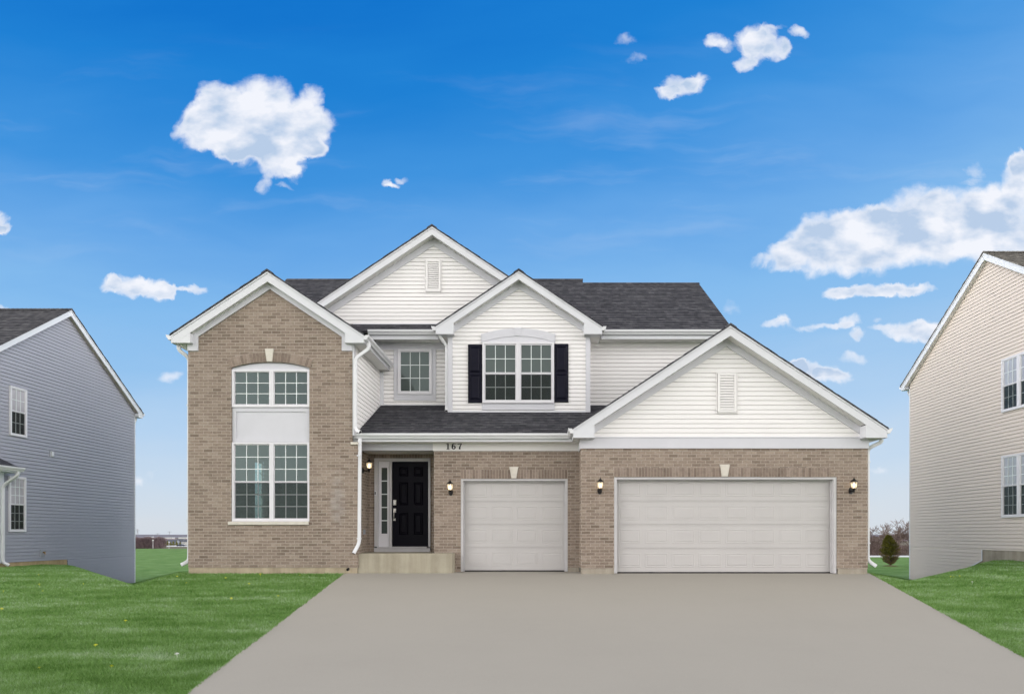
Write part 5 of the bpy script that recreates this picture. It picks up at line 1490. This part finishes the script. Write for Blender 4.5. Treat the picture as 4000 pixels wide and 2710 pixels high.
# far wooded bands and hills
def hills(name, D0_, D1_, h, seed, x0=-6000, x1=6000, n=240, mat='hill'):
    m = MB(); vs = []
    for i in range(n + 1):
        x = x0 + (x1 - x0) * i / n; k = mnoise.fractal(Vector((x * .0011, seed, 0)), .8, 2.1, 5) if False else mnoise.noise(Vector((x * .0013, seed, 0))) + .5 * mnoise.noise(Vector((x * .006, seed, 3))) + .25 * mnoise.noise(Vector((x * .03, seed, 7)))
        z = -9.6 + h * (1 + .35 * k)
        vs += [(x, D0_, -9.7), (x, (D0_ + D1_) / 2, z), (x, D1_, -9.7)]
    fs = []
    for i in range(n):
        a = 3 * i; fs += [(a, a + 3, a + 4, a + 1), (a + 1, a + 4, a + 5, a + 2)]
    m.shared(vs, fs); return tag(m.build(name, M[mat]), 'low wooded rise on the far horizon', 'hills', kind='structure')
hills('hills', 2700, 3150, 8.0, 1.7, -3150, 3150)
hills('wooded_ridge', 1500, 1900, 4.5, 5.1, -3000, 3000, 400)
hills('wooded_ridge', 850, 1000, 2.9, 9.3, -1500, 1500, 400, 'purple_brush')

# ================================================================== HAZE
HAZE = True
if HAZE:
    m = bpy.data.materials.new('thin_air'); m.use_nodes = True; nt = m.node_tree; nt.nodes.clear()
    o_ = nt.nodes.new('ShaderNodeOutputMaterial'); v_ = nt.nodes.new('ShaderNodeVolumePrincipled')
    v_.inputs['Color'].default_value = (.80, .87, 1.0, 1); v_.inputs['Density'].default_value = .0006
    v_.inputs['Anisotropy'].default_value = 0.0
    nt.links.new(v_.outputs[0], o_.inputs['Volume'])
    hz_ = MB(); hz_.box(-3250, 3250, -70, 3240, -12.7, 24)
    ho = hz_.build('haze', m); tag(ho, 'thin pale haze over the far plain', 'haze', kind='stuff')

# ================================================================== WORLD
SUN_EL, SUN_AZ = math.radians(38), math.radians(196)     # azimuth from +Y, clockwise: behind the camera, a little to the left
W = bpy.data.worlds.new('World'); scene.world = W; W.use_nodes = True
nt = W.node_tree; nt.nodes.clear()
out = N(nt, 'ShaderNodeOutputWorld'); bg = N(nt, 'ShaderNodeBackground'); bg.inputs[1].default_value = .1
L(nt, bg.outputs[0], out.inputs[0])
tc = N(nt, 'ShaderNodeTexCoord'); nv = N(nt, 'ShaderNodeVectorMath', operation='NORMALIZE'); L(nt, tc.outputs['Generated'], nv.inputs[0])
sp = N(nt, 'ShaderNodeSeparateXYZ'); L(nt, nv.outputs[0], sp.inputs[0])
x_, y__, z__ = sp.outputs
ys = mth(nt, 'MAXIMUM', y__, .03)
U = mth(nt, 'MULTIPLY_ADD', mth(nt, 'DIVIDE', x_, ys), 2.45, 2.11); Vv = mth(nt, 'MULTIPLY_ADD', mth(nt, 'DIVIDE', z__, ys), -2.45, 2.085)
cb_ = N(nt, 'ShaderNodeCombineXYZ'); L(nt, U, cb_.inputs[0]); L(nt, Vv, cb_.inputs[1]); P0 = cb_.outputs[0]
def warp(vec, scale, amt, detail=6, rough=.6):
    n = N(nt, 'ShaderNodeTexNoise'); n.inputs['Scale'].default_value = scale; n.inputs['Detail'].default_value = detail; n.inputs['Roughness'].default_value = rough
    L(nt, vec, n.inputs['Vector'])
    s_ = N(nt, 'ShaderNodeVectorMath', operation='SUBTRACT'); L(nt, n.outputs['Color'], s_.inputs[0]); s_.inputs[1].default_value = (.5, .5, .5)
    a = N(nt, 'ShaderNodeVectorMath', operation='MULTIPLY_ADD'); L(nt, s_.outputs[0], a.inputs[0]); a.inputs[1].default_value = (amt, amt, 0); L(nt, vec, a.inputs[2])
    return a.outputs[0]
Pw = warp(warp(P0, 5.5, .12, 3, .5), 20.0, .05, 6, .62)
LOBES = [(1020, 400, 120, 92, 1), (850, 405, 85, 68, 1), (770, 500, 95, 78, 1), (900, 490, 175, 105, 1), (1070, 500, 165, 110, 1), (1215, 420, 58, 78, 1), (1275, 480, 50, 48, .8), (1150, 520, 130, 85, 1), (880, 570, 62, 48, 1), (1030, 580, 140, 58, 1), (1075, 645, 80, 45, .9), (1135, 640, 45, 52, .8), (1025, 715, 30, 38, .65), (1105, 716, 38, 10, .35), (1215, 560, 45, 48, .8),
    (2965, 1015, 40, 20, .5), (3060, 1000, 75, 58, 1), (3150, 980, 120, 90, 1), (3290, 940, 160, 110, 1), (3400, 940, 180, 120, 1), (3430, 850, 90, 50, .9), (3590, 830, 145, 105, 1), (3600, 940, 210, 110, 1), (3770, 850, 170, 115, 1), (3900, 800, 120, 85, 1), (3985, 700, 70, 100, 1), (3990, 630, 45, 40, .9), (3830, 950, 210, 90, 1), (4020, 960, 140, 110, 1), (3815, 668, 40, 28, .5), (3790, 705, 50, 14, .4), (4120, 720, 110, 140, 1),
    (3280, 1135, 55, 22, .9), (3390, 1132, 115, 28, 1), (3500, 1140, 100, 22, .9), (3590, 1145, 65, 14, .6),
    (3040, 1260, 60, 20, .7), (3062, 1245, 28, 18, .6), (3150, 1275, 55, 14, .5), (3220, 1262, 55, 16, .55), (3325, 1248, 38, 26, .7), (3290, 1265, 50, 18, .6), (3347, 1302, 34, 24, .9),
    (3560, 1290, 115, 36, 1), (3640, 1287, 70, 38, 1), (3430, 1285, 42, 15, .4), (3420, 1252, 17, 14, .4), (3330, 1400, 52, 22, .6),
    (3170, 1450, 115, 30, 1), (3250, 1470, 62, 30, 1), (3120, 1435, 45, 25, 1), (2850, 1208, 45, 36, .32), (3430, 1820, 38, 16, .4),
    (2440, 150, 48, 24, .45), (2485, 228, 52, 22, .38), (2660, 325, 62, 48, 1), (2722, 315, 36, 48, .9), (2615, 355, 48, 26, .9),
    (2785, 150, 38, 28, .75), (2832, 165, 34, 24, .6), (2930, 150, 60, 55, .95), (2960, 190, 62, 62, .9), (2900, 242, 46, 36, .9), (3000, 132, 42, 34, .75), (3040, 200, 50, 48, .8), (3075, 200, 24, 36, .6), (3120, 130, 36, 24, .8), (3040, 108, 40, 12, .4),
    (440, 1125, 48, 32, 1), (510, 1122, 75, 42, 1), (600, 1122, 78, 38, 1), (650, 1125, 42, 26, 1), (760, 1122, 36, 18, .8), (702, 1125, 42, 8, .7),
    (-5, 860, 42, 48, 1), (15, 892, 34, 24, .9), (0, 1195, 34, 14, .6), (1515, 705, 18, 20, .7), (1545, 710, 32, 13, .8), (1582, 686, 30, 14, .55),
    (668, 1477, 52, 22, .5), (540, 1870, 34, 26, .5), (600, 1855, 28, 12, .25)]
fld = None
for cx, cy, rx, ry, am in LOBES:
    cx, cy, rx, ry = cx / 1000, cy / 1000, rx / 1000 * 1.22, ry / 1000 * 1.22
    a = N(nt, 'ShaderNodeVectorMath', operation='MULTIPLY_ADD'); L(nt, Pw, a.inputs[0]); a.inputs[1].default_value = (1 / rx, 1 / ry, 0); a.inputs[2].default_value = (-cx / rx, -cy / ry, 0)
    l = N(nt, 'ShaderNodeVectorMath', operation='DOT_PRODUCT'); L(nt, a.outputs[0], l.inputs[0]); L(nt, a.outputs[0], l.inputs[1])
    v = mth(nt, 'MAXIMUM', mth(nt, 'MULTIPLY_ADD', l.outputs['Value'], -am, am), 0.0)
    fld = v if fld is None else mth(nt, 'ADD', fld, v)
fine = noise(nt, P0, 14.0, 6, .58)
gate = mth(nt, 'MULTIPLY', fld, 7.0, clamp=True)
dens = mth(nt, 'ADD', fld, mth(nt, 'MULTIPLY', mth(nt, 'MULTIPLY', mth(nt, 'SUBTRACT', fine, .5), .85), gate))
mr_ = N(nt, 'ShaderNodeMapRange', interpolation_type='SMOOTHSTEP'); L(nt, dens, mr_.inputs[0]); mr_.inputs[1].default_value = .06; mr_.inputs[2].default_value = .98
cloud = mr_.outputs[0]
front = mth(nt, 'MULTIPLY', mth(nt, 'SUBTRACT', y__, .06), 12, clamp=True)
cloud = mth(nt, 'MULTIPLY', cloud, front)
# blue gradient
el = mth(nt, 'MULTIPLY', z__, mth(nt, 'MULTIPLY_ADD', x_, -.28, 1.0))
cir = noise(nt, stretch(nt, warp(P0, 1.2, .35, 3), (.55, 2.6, 1)), 1.4, 4, .5)
el = mth(nt, 'SUBTRACT', el, mth(nt, 'MULTIPLY', mth(nt, 'SUBTRACT', cir, .45), .11))
blue = ramp(nt, el, [(0.0, srgb(214, 222, 232)), (.07, srgb(203, 220, 238)), (.155, srgb(182, 212, 242)), (.25, srgb(150, 197, 241)), (.33, srgb(134, 190, 241)), (.42, srgb(104, 170, 235)), (.50, srgb(62, 149, 226)), (.60, srgb(24, 130, 216)), (.68, srgb(0, 114, 207)), (.9, srgb(0, 96, 192))])
sky = N(nt, 'ShaderNodeTexSky'); sky.sky_type = 'NISHITA'; sky.sun_disc = False; sky.sun_elevation = SUN_EL; sky.sun_rotation = SUN_AZ
sky.air_density = 1.0; sky.dust_density = .6; sky.ozone_density = 2.0
b10 = mixc(nt, 1.0, blue, (9.66, 9.66, 9.66), 'MULTIPLY')
skyc = mixc(nt, .06, b10, sky.outputs[0])
wm = N(nt, 'ShaderNodeMapping'); wm.inputs['Rotation'].default_value = (0, 0, math.radians(14)); wm.inputs['Scale'].default_value = (.55, 3.6, 1); L(nt, warp(P0, 1.6, .22, 4), wm.inputs['Vector'])
ws = N(nt, 'ShaderNodeMapRange', interpolation_type='SMOOTHSTEP'); L(nt, noise(nt, wm.outputs[0], 1.6, 5, .55), ws.inputs[0]); ws.inputs[1].default_value = .50; ws.inputs[2].default_value = .78
wz = mth(nt, 'MULTIPLY', mth(nt, 'SUBTRACT', 1.0, mth(nt, 'MULTIPLY', mth(nt, 'ABSOLUTE', mth(nt, 'SUBTRACT', Vv, .68)), 1.7), clamp=True), front)
skyc = mixc(nt, mth(nt, 'MULTIPLY', mth(nt, 'MULTIPLY', ws.outputs[0], wz), .24), skyc, tuple(9.5 * c for c in srgb(222, 234, 248)))
shade = noise(nt, stretch(nt, P0, (1, 1.6, 1)), 5.5, 4, .5)
core = mth(nt, 'MULTIPLY', mth(nt, 'SUBTRACT', fld, .5), 1.6, clamp=True)
sf_ = mth(nt, 'MULTIPLY', mth(nt, 'MULTIPLY', mth(nt, 'SUBTRACT', shade, .40), 5.0, clamp=True), core)
ccol = mixc(nt, sf_, tuple(9.97 * c for c in srgb(242, 244, 251)), tuple(9.7 * c for c in srgb(186, 206, 232)))
col = mixc(nt, mth(nt, 'MULTIPLY', cloud, .97), skyc, ccol)
# unseen bright cloud deck behind the camera and overhead, added to light the walls
fill_deck = mth(nt, 'MAXIMUM', mth(nt, 'MULTIPLY', mth(nt, 'SUBTRACT', .52, y__), 3.5, clamp=True), mth(nt, 'MULTIPLY', mth(nt, 'SUBTRACT', z__, .69), 5.0, clamp=True))
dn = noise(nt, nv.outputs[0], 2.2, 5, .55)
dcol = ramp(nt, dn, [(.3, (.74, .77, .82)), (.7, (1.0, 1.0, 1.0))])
lowb = ramp(nt, z__, [(0.0, (3.0, 2.87, 2.81)), (.4, (2.35, 2.26, 2.21)), (.78, (.82, .80, .785))])  # brightest near the horizon, to lift the upright walls
ax = mth(nt, 'MULTIPLY_ADD', mth(nt, 'POWER', mth(nt, 'ABSOLUTE', x_), 2.0), 1.95, .48)  # extra brightness added toward both sides for the neighbouring side walls
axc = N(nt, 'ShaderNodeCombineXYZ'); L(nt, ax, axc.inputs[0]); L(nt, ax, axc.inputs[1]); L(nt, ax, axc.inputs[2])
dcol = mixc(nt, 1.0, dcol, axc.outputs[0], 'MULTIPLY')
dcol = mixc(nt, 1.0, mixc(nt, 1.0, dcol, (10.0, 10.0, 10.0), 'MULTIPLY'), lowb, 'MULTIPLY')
col = mixc(nt, fill_deck, col, dcol)
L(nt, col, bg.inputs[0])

sun = bpy.data.lights.new('sun', 'SUN'); sun.energy = .9; sun.angle = math.radians(25); sun.color = (1, .96, .9)
so = bpy.data.objects.new('sun', sun); COL.objects.link(so)
dirv = Vector((math.sin(SUN_AZ) * math.cos(SUN_EL), math.cos(SUN_AZ) * math.cos(SUN_EL), math.sin(SUN_EL)))
so.rotation_euler = dirv.to_track_quat('Z', 'Y').to_euler()

# ================================================================== CAMERA
cam = bpy.data.cameras.new('camera'); co = bpy.data.objects.new('camera', cam); COL.objects.link(co); scene.camera = co
co.location = (0, 0, 0); co.rotation_euler = (math.pi / 2, 0, 0)
cam.sensor_width = 36; cam.lens = FPX / 4000 * 36
cam.shift_x = (2000 - VX) / 4000; cam.shift_y = (VY - 1355) / 4000
cam.clip_start = .05; cam.clip_end = 30000
scene.view_settings.view_transform = 'Standard'; scene.view_settings.look = 'None'
scene.view_settings.exposure = 0.05; scene.view_settings.gamma = 1.0
scene.render.engine = 'CYCLES'; scene.cycles.use_denoising = True
scene.cycles.max_bounces = 8; scene.cycles.transparent_max_bounces = 12; scene.cycles.volume_bounces = 0
scene.cycles.sample_clamp_indirect = 6
